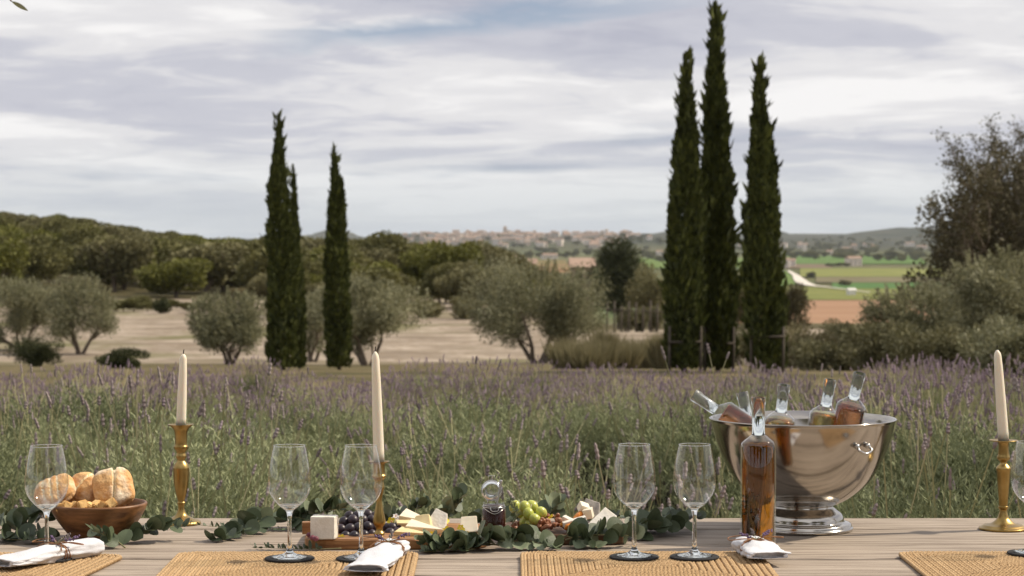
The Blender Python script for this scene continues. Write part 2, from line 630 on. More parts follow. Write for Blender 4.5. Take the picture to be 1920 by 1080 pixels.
def build_ground():
    angs = []
    a = -180.0
    while a < 180:
        angs.append(a)
        aa = abs(a)
        a += 0.6 if aa < 24 else (3 if aa < 54 else 9)
    rs = [0.0]
    r = 1.5
    while r < 17000:
        rs.append(r)
        r *= 1.055
        r += 0.15
    mb = MB()
    mb.v.append(Vector((0, 0, 0)))
    na = len(angs)
    for r in rs[1:]:
        for a in angs:
            t = radians(a)
            # keep rows at equal depth inside the view, circular outside
            x, y = r * sin(t), r * cos(t)
            mb.v.append(Vector((x, y, gz(x, y))))
    for i in range(na):
        mb.f.append((0, 1 + (i + 1) % na, 1 + i))
    for j in range(len(rs) - 2):
        for i in range(na):
            i2 = (i + 1) % na
            mb.f.append((1 + j * na + i, 1 + j * na + i2, 1 + (j + 1) * na + i2, 1 + (j + 1) * na + i))
    m = bpy.data.materials.new('earth')
    m.use_nodes = True
    N, L = m.node_tree.nodes, m.node_tree.links
    bs = N['Principled BSDF']
    bs.inputs['Roughness'].default_value = .95
    bs.inputs['Specular IOR Level'].default_value = .1
    g = N.new('ShaderNodeNewGeometry')
    sp = N.new('ShaderNodeSeparateXYZ')
    L.new(g.outputs['Position'], sp.inputs[0])

    def nz(scale, detail=6):
        t = N.new('ShaderNodeTexNoise')
        t.inputs['Scale'].default_value = scale
        t.inputs['Detail'].default_value = detail
        L.new(g.outputs['Position'], t.inputs['Vector'])
        return t.outputs['Fac']

    def mix(f, a, b):
        x = N.new('ShaderNodeMix')
        x.data_type = 'RGBA'
        if isinstance(f, float): x.inputs[0].default_value = f
        else: L.new(f, x.inputs[0])
        for s, v in ((6, a), (7, b)):
            if isinstance(v, tuple): x.inputs[s].default_value = (*v, 1)
            else: L.new(v, x.inputs[s])
        return x.outputs[2]

    def rng(v, a, b, c=0., d=1.):
        r = N.new('ShaderNodeMapRange')
        r.inputs[1].default_value = a
        r.inputs[2].default_value = b
        r.inputs[3].default_value = c
        r.inputs[4].default_value = d
        L.new(v, r.inputs[0])
        return r.outputs[0]
    gravel = mix(rng(nz(60), .35, .65), (.27, .205, .145), (.40, .315, .235))
    soil = mix(rng(nz(12), .35, .65), (.026, .018, .012), (.065, .046, .032))
    sand = mix(rng(nz(.35, 9), .35, .65), (.19, .152, .115), (.40, .338, .275))
    sand = mix(rng(nz(2.2, 9), .48, .66), sand, (.20, .155, .105))
    sand = mix(rng(nz(.12, 5), .53, .66), sand, (.14, .135, .06))
    forest = mix(rng(nz(.08), .35, .65), (.05, .045, .022), (.11, .09, .045))
    valley = mix(rng(nz(.006, 4), .35, .65), (.075, .10, .035), (.13, .12, .055))
    valley = mix(rng(nz(.03, 4), .55, .70), valley, (.045, .05, .025))
    farland = mix(rng(nz(.004, 5), .40, .60), (.018, .022, .012), (.055, .052, .028))
    Y = sp.outputs[1]
    c = mix(rng(Y, 4.3 * KF, 4.5 * KF), gravel, soil)
    c = mix(rng(Y, 17 * KF, 22 * KF), c, mix(rng(nz(.9, 8), .4, .6), (.075, .068, .030), (.17, .135, .075)))
    c = mix(rng(Y, 50 * KF, 60 * KF), c, sand)
    c = mix(rng(Y, 121 * KF, 126 * KF), c, forest)
    c = mix(rng(Y, 380 * KF, 560 * KF), c, valley)
    c = mix(rng(Y, 3300 * KF, 4000 * KF), c, farland)
    L.new(c, bs.inputs['Base Color'])
    bp = N.new('ShaderNodeBump')
    bp.inputs['Strength'].default_value = .6
    bp.inputs['Distance'].default_value = .02
    L.new(nz(45), bp.inputs['Height'])
    L.new(bp.outputs[0], bs.inputs['Normal'])
    o = mb.build('ground', m)
    tag(o, kind='structure')
    return o


build_ground()

# valley fields and the farm road: thin sheets on the valley floor
VZ = -30.0


def field(poly, col, col2, dz, scale=.05, stretch=(1, 1, 1), name='field'):
    mb = MB()
    for (px, py) in poly:
        p = onz(px, py, VZ + dz)
        mb.v.append(p)
    mb.f.append(tuple(range(len(poly))))
    m = M('field_%d' % len(MATS), col, col2, scale=scale, stretch=stretch, rough=.95, spec=.1)
    return tag(mb.build(name, m, smooth=False), kind='structure')


field([(1380, 610), (1800, 610), (1760, 563), (1420, 563)], (.27, .155, .09), (.34, .21, .13), .8, .03, (.3, 3, 1))
field([(1420, 562), (1780, 562), (1760, 541), (1400, 535)], (.135, .155, .04), (.19, .195, .055), .9)
field([(1560, 541), (1790, 541), (1790, 530), (1560, 530)], (.06, .135, .035), (.09, .165, .045), 1.0)
field([(1530, 529.5), (1790, 529), (1780, 519), (1530, 519)], (.13, .11, .06), (.18, .16, .09), .9)
field([(1500, 518.5), (1800, 518.5), (1790, 503), (1500, 503)], (.15, .17, .045), (.21, .215, .06), 1.0)
field([(1420, 540), (1497, 532), (1480, 508), (1420, 508)], (.10, .16, .035), (.13, .19, .05), .9)
field([(1470, 502.5), (1560, 502.5), (1560, 495), (1470, 495)], (.14, .10, .065), (.19, .15, .10), .9)
field([(1440, 494.5), (1740, 494.5), (1720, 480), (1440, 480)], (.07, .14, .03), (.11, .18, .045), 1.0)
field([(1195, 502), (1420, 502), (1420, 484), (1195, 484)], (.09, .15, .03), (.14, .19, .05), 1.0)
field([(860, 512), (1075, 512), (1060, 488), (880, 488)], (.10, .13, .035), (.26, .13, .07), 1.0, .01)


def road():
    m = M('white gravel road', (.55, .50, .44), (.66, .62, .56), scale=.2, rough=.95)
    for pts in ([(1478, 507, 3), (1492, 516, 6), (1499, 524, 11), (1506, 530, 13), (1522, 535, 9), (1560, 539, 5), (1600, 544, 3.5), (1632, 548, 3)],):
        mb = MB()
        pp = []
        for i in range(len(pts) - 1):
            for k in range(6):
                t = k / 6
                pp.append([pts[i][j] * (1 - t) + pts[i + 1][j] * t for j in range(3)])
        pp.append(list(pts[-1]))
        for (px, py, w) in pp:
            a = onz(px - w, py, VZ + 1.5)
            b = onz(px + w, py, VZ + 1.5)
            mb.v += [a, b]
        for i in range(len(pp) - 1):
            mb.f.append((2 * i, 2 * i + 1, 2 * i + 3, 2 * i + 2))
        tag(mb.build('road', m, smooth=False), kind='structure')


road()

# far wooded hills on the skyline
m_hill = M('wooded hill', (.022, .026, .014), (.060, .058, .034), scale=.006, detail=8, rough=.95, spec=.1, coords='Object')


def hill(px0, px1, py, D, seed, depth=1400):
    x0, x1 = (px0 - 960) / F0 * D, (px1 - 960) / F0 * D
    ztop = pt(960, py, D).z
    mb = MB()
    nx, ny = 56, 10
    zb = -34
    for j in range(ny + 1):
        for i in range(nx + 1):
            tx, ty = i / nx, j / ny
            e = (sin(pi * tx) ** .8) * sin(pi * ty)
            n = .78 + .40 * noise.noise(Vector((tx * 4 + seed, ty * 2, seed))) + .06 * noise.noise(Vector((tx * 23, ty * 9, seed)))
            mb.v.append(Vector((x0 + (x1 - x0) * tx, D * KF - depth / 2 + depth * ty, zb + (ztop - zb) * e * n * 1.08)))
    for j in range(ny):
        for i in range(nx):
            a = j * (nx + 1) + i
            mb.f.append((a, a + 1, a + nx + 2, a + nx + 1))
    tag(mb.build('hill', m_hill), kind='structure')


for k, (a, b, py, D) in enumerate(((500, 720, 428, 7600), (620, 860, 438, 8400), (730, 900, 437, 7000), (820, 980, 433, 11500), (1090, 1420, 429, 6600), (1330, 1640, 431, 7400), (1470, 2100, 422, 6600), (1600, 2600, 418, 7600),)):
    hill(a, b, py, D, k * 3.7)

# ------------------------------------------------------------------ foliage makers
RS = np.random.RandomState


def rand_unit(rs, n):
    return unit(rs.normal(size=(n, 3)))


def crown_mesh(name, lobes, n, size, aspect, seed, up=0.2, shell=(.55, 1.05), squash=1.0, minz=None):
    """leaf cards spread through lobes (x, y, z, radius); orientation mostly outward"""
    rs = RS(seed)
    lobes = np.array(lobes, float)
    w = lobes[:, 3] ** 2
    k = rs.choice(len(lobes), n, p=w / w.sum())
    d = rand_unit(rs, n)
    rr = shell[0] + (shell[1] - shell[0]) * rs.rand(n) ** .6
    P = lobes[k, :3] + d * (lobes[k, 3] * rr)[:, None] * np.array([1, 1, squash])
    if minz is not None:
        keep = P[:, 2] > minz
        P, d = P[keep], d[keep]
    m = len(P)
    U = unit(d * .7 + rand_unit(rs, m) * .8 + np.array([0, 0, up])) * (size * (.6 + .8 * rs.rand(m)))[:, None]
    W = unit(np.cross(U, rand_unit(rs, m))) * (np.linalg.norm(U, axis=1) * aspect)[:, None]
    V, Q = leaf_cards(P, U, W)
    return np_mesh(name, V, Q)


def limbs(mb, p, d, L, r, depth, rg, tips, spread=.55, segs=4, upb=.15, shrink=.72, kids=(2, 3), minr=.004, xmin=-1e9):
    if p[0] < xmin: return
    pts, rad = [Vector(p)], [r]
    cur, dr = Vector(p), Vector(d).normalized()
    for i in range(segs):
        dr = (dr + Vector((rg.gauss(0, .16), rg.gauss(0, .16), rg.gauss(0, .1) + upb * .3))).normalized()
        cur = cur + dr * (L / segs)
        pts.append(cur.copy())
        rad.append(max(minr, r * (1 - .42 * (i + 1) / segs)))
    mb.tube(pts, rad, 6 if depth > 2 else 4, caps=False)
    if depth == 0:
        tips.append((cur.copy(), dr.copy()))
        return
    nk = rg.randint(*kids)
    for k in range(nk):
        ax = dr.orthogonal()
        ax.rotate(Quaternion(dr, rg.uniform(0, 2 * pi)))
        nd = dr.copy()
        nd.rotate(Quaternion(ax, spread * rg.uniform(.5, 1.3)))
        nd.z += upb
        b = pts[-1] if k == 0 else pts[rg.randint(max(1, segs - 2), segs)]
        limbs(mb, b, nd, L * shrink * rg.uniform(.8, 1.15), max(minr, rad[-1] * .8), depth - 1, rg, tips, spread, segs, upb, shrink, kids, minr, xmin)


# --- foliage colours
m_bark = M('grey bark', (.10, .075, .055), (.22, .18, .14), scale=8, stretch=(3, 3, .6), rough=.9, bump=1.0)
m_olive = M('olive leaf', (.095, .100, .045), (.360, .350, .210), scale=.6, island=.75, rough=.6, transl=.22)
m_oliveB = M('pale olive leaf', (.13, .132, .062), (.44, .425, .265), scale=.6, island=.75, rough=.6, transl=.25)  # lighter olive leaf tone, for silvery trees and upright shoots
m_wood = M('oak foliage', (.050, .054, .014), (.245, .228, .075), scale=.25, island=.55, rough=.7, transl=.15)
m_wood2 = M('mastic foliage', (.075, .074, .028), (.305, .278, .130), scale=.25, island=.55, rough=.7, transl=.15)
m_wood3 = M('yellow green foliage', (.060, .070, .010), (.250, .245, .045), scale=.25, island=.55, rough=.7, transl=.15)
m_pine = M('pine needles', (.022, .030, .010), (.075, .085, .026), scale=.5, island=.6, rough=.7, transl=.08)
m_cypress = M('cypress foliage', (.012, .020, .004), (.120, .135, .026), scale=1.5, island=.7, rough=.75, transl=.06)
m_darktree = M('dark olive foliage', (.050, .046, .020), (.165, .140, .072), scale=.5, island=.65, rough=.7, transl=.15)
m_shrub = M('shrub foliage', (.072, .074, .030), (.260, .240, .125), scale=.6, island=.65, rough=.7, transl=.18)
m_darkshrub = M('dark shrub foliage', (.018, .026, .006), (.070, .078, .020), scale=2, island=.6, rough=.7, transl=.08)
m_lavleaf = M('lavender foliage', (.034, .054, .016), (.490, .520, .305), scale=3, island=.45, objrand=.45, rough=.8, transl=.15, spec=.2)
m_lavwood_shade = M('woody lavender base with painted shade', (.014, .010, .006), (.040, .030, .018), scale=30, rough=.95, bump=1)  # wood tone sunk near black, painting shade into gaps between bushes
m_lavstem = M('lavender stem', (.34, .33, .16), (.62, .56, .36), scale=3, island=.7, rough=.8, transl=.2, spec=.2)
m_lavhead = M('lavender heads', (.190, .150, .160), (.470, .400, .380), scale=3, island=.65, objrand=.2, rough=.9, transl=.15, spec=.1, c=(.20, .13, .26), cscale=1.3, clo=.58, chi=.80)
m_lavbloom = M('blooming lavender heads', (.190, .135, .175), (.500, .395, .430), scale=3, island=.65, objrand=.2, rough=.9, transl=.15, spec=.1, c=(.24, .15, .31), cscale=1.3, clo=.55, chi=.85)
m_drygrass = M('dry grass', (.13, .12, .055), (.30, .26, .15), scale=1, island=.7, rough=.8, transl=.3)
m_stake = M('weathered stake', (.05, .04, .03), (.11, .09, .07), scale=10, stretch=(6, 6, 1), rough=.9)

# ------------------------------------------------------------------ lavender


def lavender_meshes(seed, ns=46):
    rs = RS(seed)
    Rb, H = .38, .40
    nsh = 1150
    a = rs.rand(nsh) * 2 * pi
    rr = np.sqrt(rs.rand(nsh)) * Rb * .92
    lump = 1 + .16 * np.sin(a * 3 + seed) + .1 * np.sin(a * 5 + seed * 2.1)
    h = H * (1 - .58 * (rr / Rb) ** 2.6) * (.84 + .34 * rs.rand(nsh) ** 1.5)
    tip = np.stack([rr * lump * np.cos(a), rr * lump * np.sin(a), h], 1)
    axis = unit(np.stack([tip[:, 0] * .9, tip[:, 1] * .9, np.full(nsh, .70)], 1) + rs.normal(size=(nsh, 3)) * .12)
    parts = []
    for lv in range(21):
        t = rs.rand(nsh) * .14 - .01
        P = tip - axis * t[:, None]
        side = unit(np.cross(axis, rand_unit(rs, nsh)))
        U = unit(axis * 1.0 + side * (.45 + .6 * rs.rand(nsh))[:, None]) * (.013 + .013 * rs.rand(nsh))[:, None]
        W = unit(np.cross(U, rand_unit(rs, nsh))) * .0020
        parts.append(leaf_cards(P, U, W))
    V, Q = join_np(parts)
    fol = np_mesh('lavender_foliage', V, Q)
    # woody dome inside; its dark colour stands in for the bush's inner shade
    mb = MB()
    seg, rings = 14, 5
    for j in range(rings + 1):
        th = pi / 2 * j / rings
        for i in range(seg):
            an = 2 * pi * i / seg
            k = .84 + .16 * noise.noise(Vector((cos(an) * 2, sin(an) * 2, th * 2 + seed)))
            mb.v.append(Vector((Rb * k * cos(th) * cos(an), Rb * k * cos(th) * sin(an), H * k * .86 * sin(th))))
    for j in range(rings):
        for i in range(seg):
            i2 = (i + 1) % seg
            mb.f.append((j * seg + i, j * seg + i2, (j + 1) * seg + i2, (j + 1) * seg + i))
    dome = mb.mesh('woody_shade_core')
    # flowering stems and heads
    a = rs.rand(ns) * 2 * pi
    rr = np.sqrt(rs.rand(ns)) * Rb * .95
    h = H * (1 - .6 * (rr / Rb) ** 2.2) - .06
    base = np.stack([rr * np.cos(a), rr * np.sin(a), h], 1)
    dr = unit(np.stack([base[:, 0] * .45 + .05, base[:, 1] * .45, np.full(ns, .55)], 1) + rs.normal(size=(ns, 3)) * .10)
    ln = .12 + .14 * rs.rand(ns)
    st, hd = MB(), MB()
    for i in range(ns):
        p0 = Vector(base[i])
        d = Vector(dr[i])
        bend = Vector((rs.normal() * .02, rs.normal() * .02, 0))
        p1 = p0 + d * ln[i] * .5 + bend * .4
        p2 = p0 + d * ln[i] + bend
        st.tube([p0, p1, p2], [.0020, .0017, .0014], 3, caps=False)
        dd = (p2 - p1).normalized()
        L = .022 + .022 * rs.rand()
        w = .0036 + .0015 * rs.rand()
        pts = [p2 + dd * (L * t) for t in (0, .18, .34, .5, .66, .84, 1)]
        hd.tube(pts, [w * .35, w * 1.05, w * .72, w * 1.12, w * .7, w * .85, w * .15], 5, caps=False)
    return fol, dome, st.mesh('flower_stems', False), hd.mesh('flower_heads', False)


LAV_GROUP = 'lavender bushes of the field behind the table'
LAV_LABEL = 'grey green lavender bush with faded purple spikes in the field behind the table'
lav_protos = []
for s in range(5):
    fol, dome, stm, hdm = lavender_meshes(11 + s * 7)
    lav_protos.append((fol, dome, stm, hdm))
lav_bloom = [lavender_meshes(61 + s * 5, 230) for s in range(3)]


def lavender(x, y, sc, hz, rz, k, bloom=False):
    fol, dome, stm, hdm = lav_bloom[k % 3] if bloom else lav_protos[k]
    o = empty('lavender_bush', (x, y, gz(x, y)), rz, LAV_LABEL, 'lavender', LAV_GROUP)
    o.scale = (sc, sc, sc * hz)
    tag(link('foliage', fol, m_lavleaf, o), kind='stuff')
    link('woody_shade_core', dome, m_lavwood_shade, o)
    tag(link('flower_stems', stm, m_lavstem, o), kind='stuff')
    tag(link('flower_heads', hdm, m_lavbloom if bloom else m_lavhead, o), kind='stuff')
    if bloom: o['label'] = 'lavender bush thick with purple spikes along the far side of the field'
    return o


rg = random.Random(5)
y = 4.95 * KF
nlav = 0
while y < 16.6 * KF:
    half = .315 * y / KF + 1.5
    step = 1.08 if y < 8 * KF else (.98 if y < 10.5 * KF else .78)
    x = -half + rg.uniform(0, .3)
    while x < half:
        xx, yy = x + rg.uniform(-.13, .13), y + rg.uniform(-.14, .14)
        u = 960 + F * xx / yy
        far = smooth(8, 14, yy / KF)
        keep = True
        # the far edge of the field is ragged
        lim = 15.6 + .6 * sin(u * .006 + 1) + .4 * sin(u * .019)
        if u < 420: lim -= 1.0
        if yy / KF > lim: keep = False
        if keep and rg.random() > .03:
            sc = rg.uniform(1.12, 1.55) * (1.0 - .24 * far)
            hz = rg.uniform(.78, 1.06) * (1 - .06 * far)
            if u > 1650 and 6.0 < yy / KF < 10.5:
                hz *= 1.12
                sc *= 1.05
            lavender(xx, yy, sc, hz, rg.uniform(0, 6.28), rg.randrange(5), rg.random() < smooth(9.5, 12.5, yy / KF) or (u > 1600 and rg.random() < .3 and yy > 8 * KF))
            nlav += 1
        x += step * rg.uniform(.88, 1.12)
    y += step * .93
print('lavender bushes', nlav)

# ------------------------------------------------------------------ cypresses


def cypress(px_base, px_top, py_top, D, wpx, seed, label, py_base=698, n=9000, twin=None):
    base = pt(px_base, py_base, D)
    bx, by = base.x, base.y
    z0 = gz(bx, by)
    top = pt(px_top, py_top, D)
    H = top.z - z0
    lean = (top.x - bx)
    Rm = .90 * wpx / 2 * D / F0
    o = empty('cypress_tree', (bx, by, z0), 0, label, 'cypress', None)
    rs = RS(seed)
    n = int(n * 1.5)
    t = rs.rand(n) ** .92
    a = rs.rand(n) * 2 * pi

    def prof(t, a):
        p = np.interp(t, [0, .04, .15, .35, .50, .65, .78, .88, .95, 1.0], [.8, .95, 1.0, .97, .86, .66, .44, .26, .14, .03])
        ph = seed * 1.7
        flame = 1 + .17 * np.sin(a * 3 + t * 9 + ph) + .13 * np.sin(a * 5 - t * 17 + ph) + .08 * np.sin(a * 2 + t * 41 + ph) + .07 * np.sin(t * 90 + a * 4)
        return p * flame
    r = Rm * prof(t, a) * (.62 + .42 * np.sqrt(rs.rand(n)))
    cx = lean * t + .02 * np.sin(t * 11 + seed)
    P = np.stack([cx + r * np.cos(a), r * np.sin(a), .005 * H + t * .985 * H], 1)
    out = np.stack([np.cos(a), np.sin(a), np.zeros(n)], 1)
    U = unit(out * .30 + np.array([0, 0, 1.0]) + rs.normal(size=(n, 3)) * .22) * (H * .018 * (.5 + 1.0 * rs.rand(n)) * np.interp(t, [0, .7, .9, 1], [1, .9, .6, .45]))[:, None]
    W = unit(np.cross(U, rand_unit(rs, n))) * (np.linalg.norm(U, axis=1) * np.interp(t, [0, .85, 1], [.30, .26, .14]))[:, None]
    parts = [leaf_cards(P, U, W)]
    # stray wisps
    m = n // 45
    t2 = rs.rand(m)
    a2 = rs.rand(m) * 2 * pi
    r2 = Rm * prof(t2, a2) * 1.02
    P2 = np.stack([lean * t2 + r2 * np.cos(a2), r2 * np.sin(a2), .05 * H + t2 * .93 * H], 1)
    o2 = np.stack([np.cos(a2), np.sin(a2), np.zeros(m)], 1)
    U2 = unit(o2 * .4 + np.array([0, 0, 1.]) + rs.normal(size=(m, 3)) * .15) * (H * .035 * (.5 + rs.rand(m)))[:, None]
    W2 = unit(np.cross(U2, rand_unit(rs, m))) * (np.linalg.norm(U2, axis=1) * .16)[:, None]
    parts.append(leaf_cards(P2, U2, W2))
    if twin:
        (tx, tt, tr) = twin
        m = n // 6
        t3 = rs.rand(m)
        a3 = rs.rand(m) * 2 * pi
        r3 = Rm * tr * np.interp(t3, [0, .6, 1], [1, .7, .05]) * np.sqrt(rs.rand(m))
        P3 = np.stack([tx * Rm + lean * tt + r3 * np.cos(a3), r3 * np.sin(a3), H * (tt - .22 + .22 * t3)], 1)
        U3 = unit(np.array([0, 0, 1.]) + rs.normal(size=(m, 3)) * .28) * (H * .02 * (.5 + rs.rand(m)))[:, None]
        W3 = unit(np.cross(U3, rand_unit(rs, m))) * (np.linalg.norm(U3, axis=1) * .3)[:, None]
        parts.append(leaf_cards(P3, U3, W3))
    V, Q = join_np(parts)
    link('crown', np_mesh('cypress_crown', V, Q), m_cypress, o)
    mb = MB()
    mb.tube([(0, 0, -.1), (lean * .3, 0, H * .3), (lean * .6, 0, H * .6), (lean * .93, 0, H * .95)], [Rm * .2, Rm * .16, Rm * .1, .008], 7)
    link('trunk', mb.mesh('cypress_trunk'), m_bark, o)
    # dense inner twigs close off the view through the middle
    return o, Rm, H


cy_info = []
for args in ((531, 521, 212, 34, 55, 3, 'broad dark cypress standing in front of a thinner one', dict(twin=None)),
             (562, 548, 305, 36.5, 25, 4, 'thin cypress half hidden behind a broader cypress', dict(n=5000)),
             (636, 626, 272, 34.5, 46, 5, 'short dark cypress with a double tip standing on its own', dict(twin=(.55, .84, .45))),
             (1282, 1288, 95, 30, 68, 6, 'cypress with a narrow tip beside the tallest cypress', dict(n=12000)),
             (1346, 1341, 2, 30.6, 62, 7, 'tallest slender cypress standing between two shorter ones', dict(n=13000)),
             (1435, 1424, 105, 29.6, 70, 8, 'cypress with a thin bent tip over the green valley fields', dict(n=12000))):
    o, Rm, H = cypress(*args[:7], **args[7])
    cy_info.append((o, Rm, H))


def support(tree, Rm, dz, label, left=True, right=True):
    o = empty('tree_support', tree.location, 0, label, 'tree stake', 'timber frames holding the cypresses')
    h = .80
    for sx in ([-1] if left else []) + ([1] if right else []):
        mb = MB().tube([(sx * Rm * .95, -Rm * .75, -.15), (sx * Rm * .95 + .01, -Rm * .75, h)], [.028, .026], 8)
        mb.build('post', m_stake, o)
    mb = MB().tube([(-Rm * 1.02, -Rm * .75 - .045, dz), (Rm * 1.02, -Rm * .75 - .045, dz + .01)], [.02, .02], 8)
    mb.build('crossbar', m_stake, o)


support(cy_info[3][0], cy_info[3][1], .52, 'timber stake frame around the narrow tipped cypress beside the tallest')
support(cy_info[4][0], cy_info[4][1], .50, 'timber stake frame around the tallest cypress')
support(cy_info[5][0], cy_info[5][1], .62, 'timber stake frame around the cypress with a bent tip')

# ------------------------------------------------------------------ olive trees and other trees


def olive_tree(px, py_top, D, wpx, seed, label, mat=None, n=12000, leaf=.10, group=None, name='olive_tree', squash=.9, trunks=3, low=.30, py_base=None, cat='olive tree', sprays=True):
    rg = random.Random(seed)
    b = pt(px, 600, D)
    z0 = gz(b.x, b.y)
    top = pt(px, py_top, D)
    H = max(.5, top.z - z0)
    W = wpx * D / F0
    o = empty(name, (b.x, b.y, z0), 0, label, cat, group)
    mb = MB()
    tips = []
    for k in range(trunks):
        an = 2 * pi * k / trunks + rg.uniform(0, 1)
        limbs(mb, (0.06 * cos(an), 0.06 * sin(an), -.1), Vector((cos(an) * .45 * W / H, sin(an) * .45 * W / H, 1)), H * .36, H * .025 + .01, 3, rg, tips, .5, 3, .12, .66, (2, 3))
    link('trunk', mb.mesh('trunk'), m_bark, o)
    lobes = []
    nl = 16
    for i in range(nl):
        an = rg.uniform(0, 2 * pi)
        q = sqrt(rg.random())
        zz = rg.uniform(low + .12, .86)
        wid = W * .5 * (1 - abs(zz - .58) * 1.15)
        lobes.append((wid * q * cos(an), wid * q * sin(an), H * zz, rg.uniform(.13, .22) * (W + H) * .5))
    for (p, d) in tips:
        if abs(p.x) < W * .5 and p.z < H * .95 and p.z > H * low:
            lobes.append((p.x, p.y, p.z, .11 * (W + H) * .5))
    me1 = crown_mesh('crown', lobes, int(n * 1.5), leaf, .17, seed, .35, (.15, 1.18), squash, minz=H * low * .6)
    link('crown', me1, mat or m_olive, o)
    if sprays:
        # upright shoots that break the outline
        rs = RS(seed + 5)
        m = n // 4
        ns = 60
        sa = rs.rand(ns) * 2 * pi
        sr = np.sqrt(rs.rand(ns)) * W * .42
        sz = H * (.62 + .25 * (1 - (sr / (W * .5)) ** 2)) * (.85 + .15 * rs.rand(ns))
        sb = np.stack([sr * np.cos(sa), sr * np.sin(sa), sz], 1)
        sdir = unit(np.stack([sb[:, 0] * .5 / W, sb[:, 1] * .5 / W, np.full(ns, .6)], 1) + rs.normal(size=(ns, 3)) * .15)
        k = rs.randint(0, ns, m)
        P = sb[k] + sdir[k] * (rs.rand(m) * H * .2)[:, None]
        U = unit(sdir[k] + rand_unit(rs, m) * .7) * (leaf * (.6 + .6 * rs.rand(m)))[:, None]
        Wd = unit(np.cross(U, rand_unit(rs, m))) * (leaf * .16)
        V, Q = leaf_cards(P, U, Wd)
        link('shoots', np_mesh('shoots', V, Q), m_oliveB, o)
    return o


OG = 'olive trees below the lavender field'
olive_tree(430, 546, 52, 165, 21, 'small multi stemmed olive tree beside the broad cypress', n=14000, group=OG, trunks=4, low=.22)
olive_tree(40, 528, 66, 190, 22, 'bushy olive tree above the dark dome shaped shrub', n=15000, group=OG, low=.18)
olive_tree(150, 520, 64, 125, 23, 'olive tree with a narrow leaning crown on the pale soil', n=11000, group=OG, low=.2)
olive_tree(690, 520, 50, 190, 24, 'wide silvery olive tree behind the short cypress', m_oliveB, n=14000, group=OG, low=.12)
olive_tree(585, 545, 58, 90, 31, 'olive tree glimpsed between two cypresses', n=6000, group=OG, low=.12)
olive_tree(1010, 496, 55, 275, 25, 'wide spreading olive tree standing alone with several slanting stems', n=22000, group=OG, trunks=5, low=.24)
olive_tree(255, 557, 108, 62, 26, 'small round olive tree standing on the far bare field', m_shrub, n=2500, leaf=.18, group=OG, low=.1, sprays=False)
olive_tree(304, 561, 100, 30, 27, 'small dark rounded bush standing on the far bare field', m_darkshrub, n=1500, leaf=.15, name='round_bush', low=.05, sprays=False, cat='bush')
olive_tree(800, 566, 95, 66, 28, 'rounded bush in front of the dark wood, beside the wide silvery olive', m_wood2, n=2600, leaf=.18, name='round_bush', low=.05, sprays=False, cat='bush')
olive_tree(872, 562, 93, 62, 29, 'rounded bush in front of the dark wood, beside the spreading olive', m_wood2, n=2600, leaf=.18, name='round_bush', low=.05, sprays=False, cat='bush')
# dark clipped shrubs on the pale soil
olive_tree(65, 635, 48, 118, 41, 'dark green dome shaped shrub under the bushy olive tree', m_darkshrub, n=7000, leaf=.07, name='dome_shrub', low=.0, sprays=False, squash=.7, cat='shrub')
olive_tree(228, 662, 46, 108, 42, 'low dark green cushion shrub on the pale soil', m_darkshrub, n=6000, leaf=.07, name='cushion_shrub', low=.0, sprays=False, squash=.5, cat='shrub')
# right hand thicket
olive_tree(1875, 466, 33, 200, 51, 'large pale silvery olive tree in front of the tall dark tree', m_oliveB, n=22000, leaf=.075, low=.1)
olive_tree(1720, 528, 36, 190, 52, 'dull green olive bush between the valley fields and the silvery olive', m_olive, n=13000, leaf=.08, low=.05)
olive_tree(1610, 578, 44, 140, 53, 'rounded dark bush below the ploughed field', m_shrub, n=6000, leaf=.09, name='round_bush', low=.05, sprays=False, cat='bush')
olive_tree(1500, 612, 40, 150, 54, 'low pale scrub bush beside the cypress with a bent tip', m_drygrass, n=5500, leaf=.1, name='scrub_bush', low=.0, sprays=False, cat='bush')
olive_tree(1570, 622, 37, 170, 55, 'low grey green scrub bush in front of the ploughed field', m_shrub, n=7000, leaf=.1, name='scrub_bush', low=.0, sprays=False, cat='bush')
olive_tree(1670, 610, 32, 190, 56, 'low brown green scrub bush at the far edge of the lavender', m_shrub, n=8000, leaf=.09, name='scrub_bush', low=.0, sprays=False, cat='bush')
olive_tree(1490, 528, 75, 72, 57, 'rounded grey bush beside the winding white road', m_darktree, n=4000, leaf=.14, name='round_bush', low=.05, sprays=False, cat='bush')
olive_tree(1220, 494, 120, 88, 58, 'grey green tree standing beside the dark pine', m_wood2, n=6000, leaf=.2, name='holm_oak', low=.1, sprays=False, cat='tree')
olive_tree(1388, 520, 100, 70, 59, 'rounded tree seen between two tall cypresses', m_wood2, n=4500, leaf=.2, name='holm_oak', low=.1, sprays=False, cat='tree')
olive_tree(1394, 606, 50, 70, 62, 'small scrub bush between the tallest cypress and the bent tipped one', m_shrub, n=3000, leaf=.1, name='scrub_bush', low=.0, sprays=False, cat='bush')
olive_tree(1310, 612, 50, 70, 63, 'small scrub bush behind the tallest cypress', m_shrub, n=3000, leaf=.1, name='scrub_bush', low=.0, sprays=False, cat='bush')
olive_tree(1780, 610, 27, 210, 60, 'brown green scrub bush under the silvery olive', m_shrub, n=8000, leaf=.08, name='scrub_bush', low=.0, sprays=False, cat='bush')
olive_tree(1900, 600, 25, 200, 61, 'leafy scrub bush by the tall purple lavender', m_olive, n=8000, leaf=.08, name='scrub_bush', low=.0, sprays=False, cat='bush')


for i, (px, py, DD, w) in enumerate(((2060, 500, 34, 220), (2230, 520, 36, 230), (2130, 610, 27, 220), (2330, 600, 30, 240))):
    olive_tree(px, py, DD, w, 160 + i, 'olive scrub of the thicket beyond the tall dark tree', m_olive, n=6000, leaf=.12, low=.05, group='thicket beyond the tall dark tree')


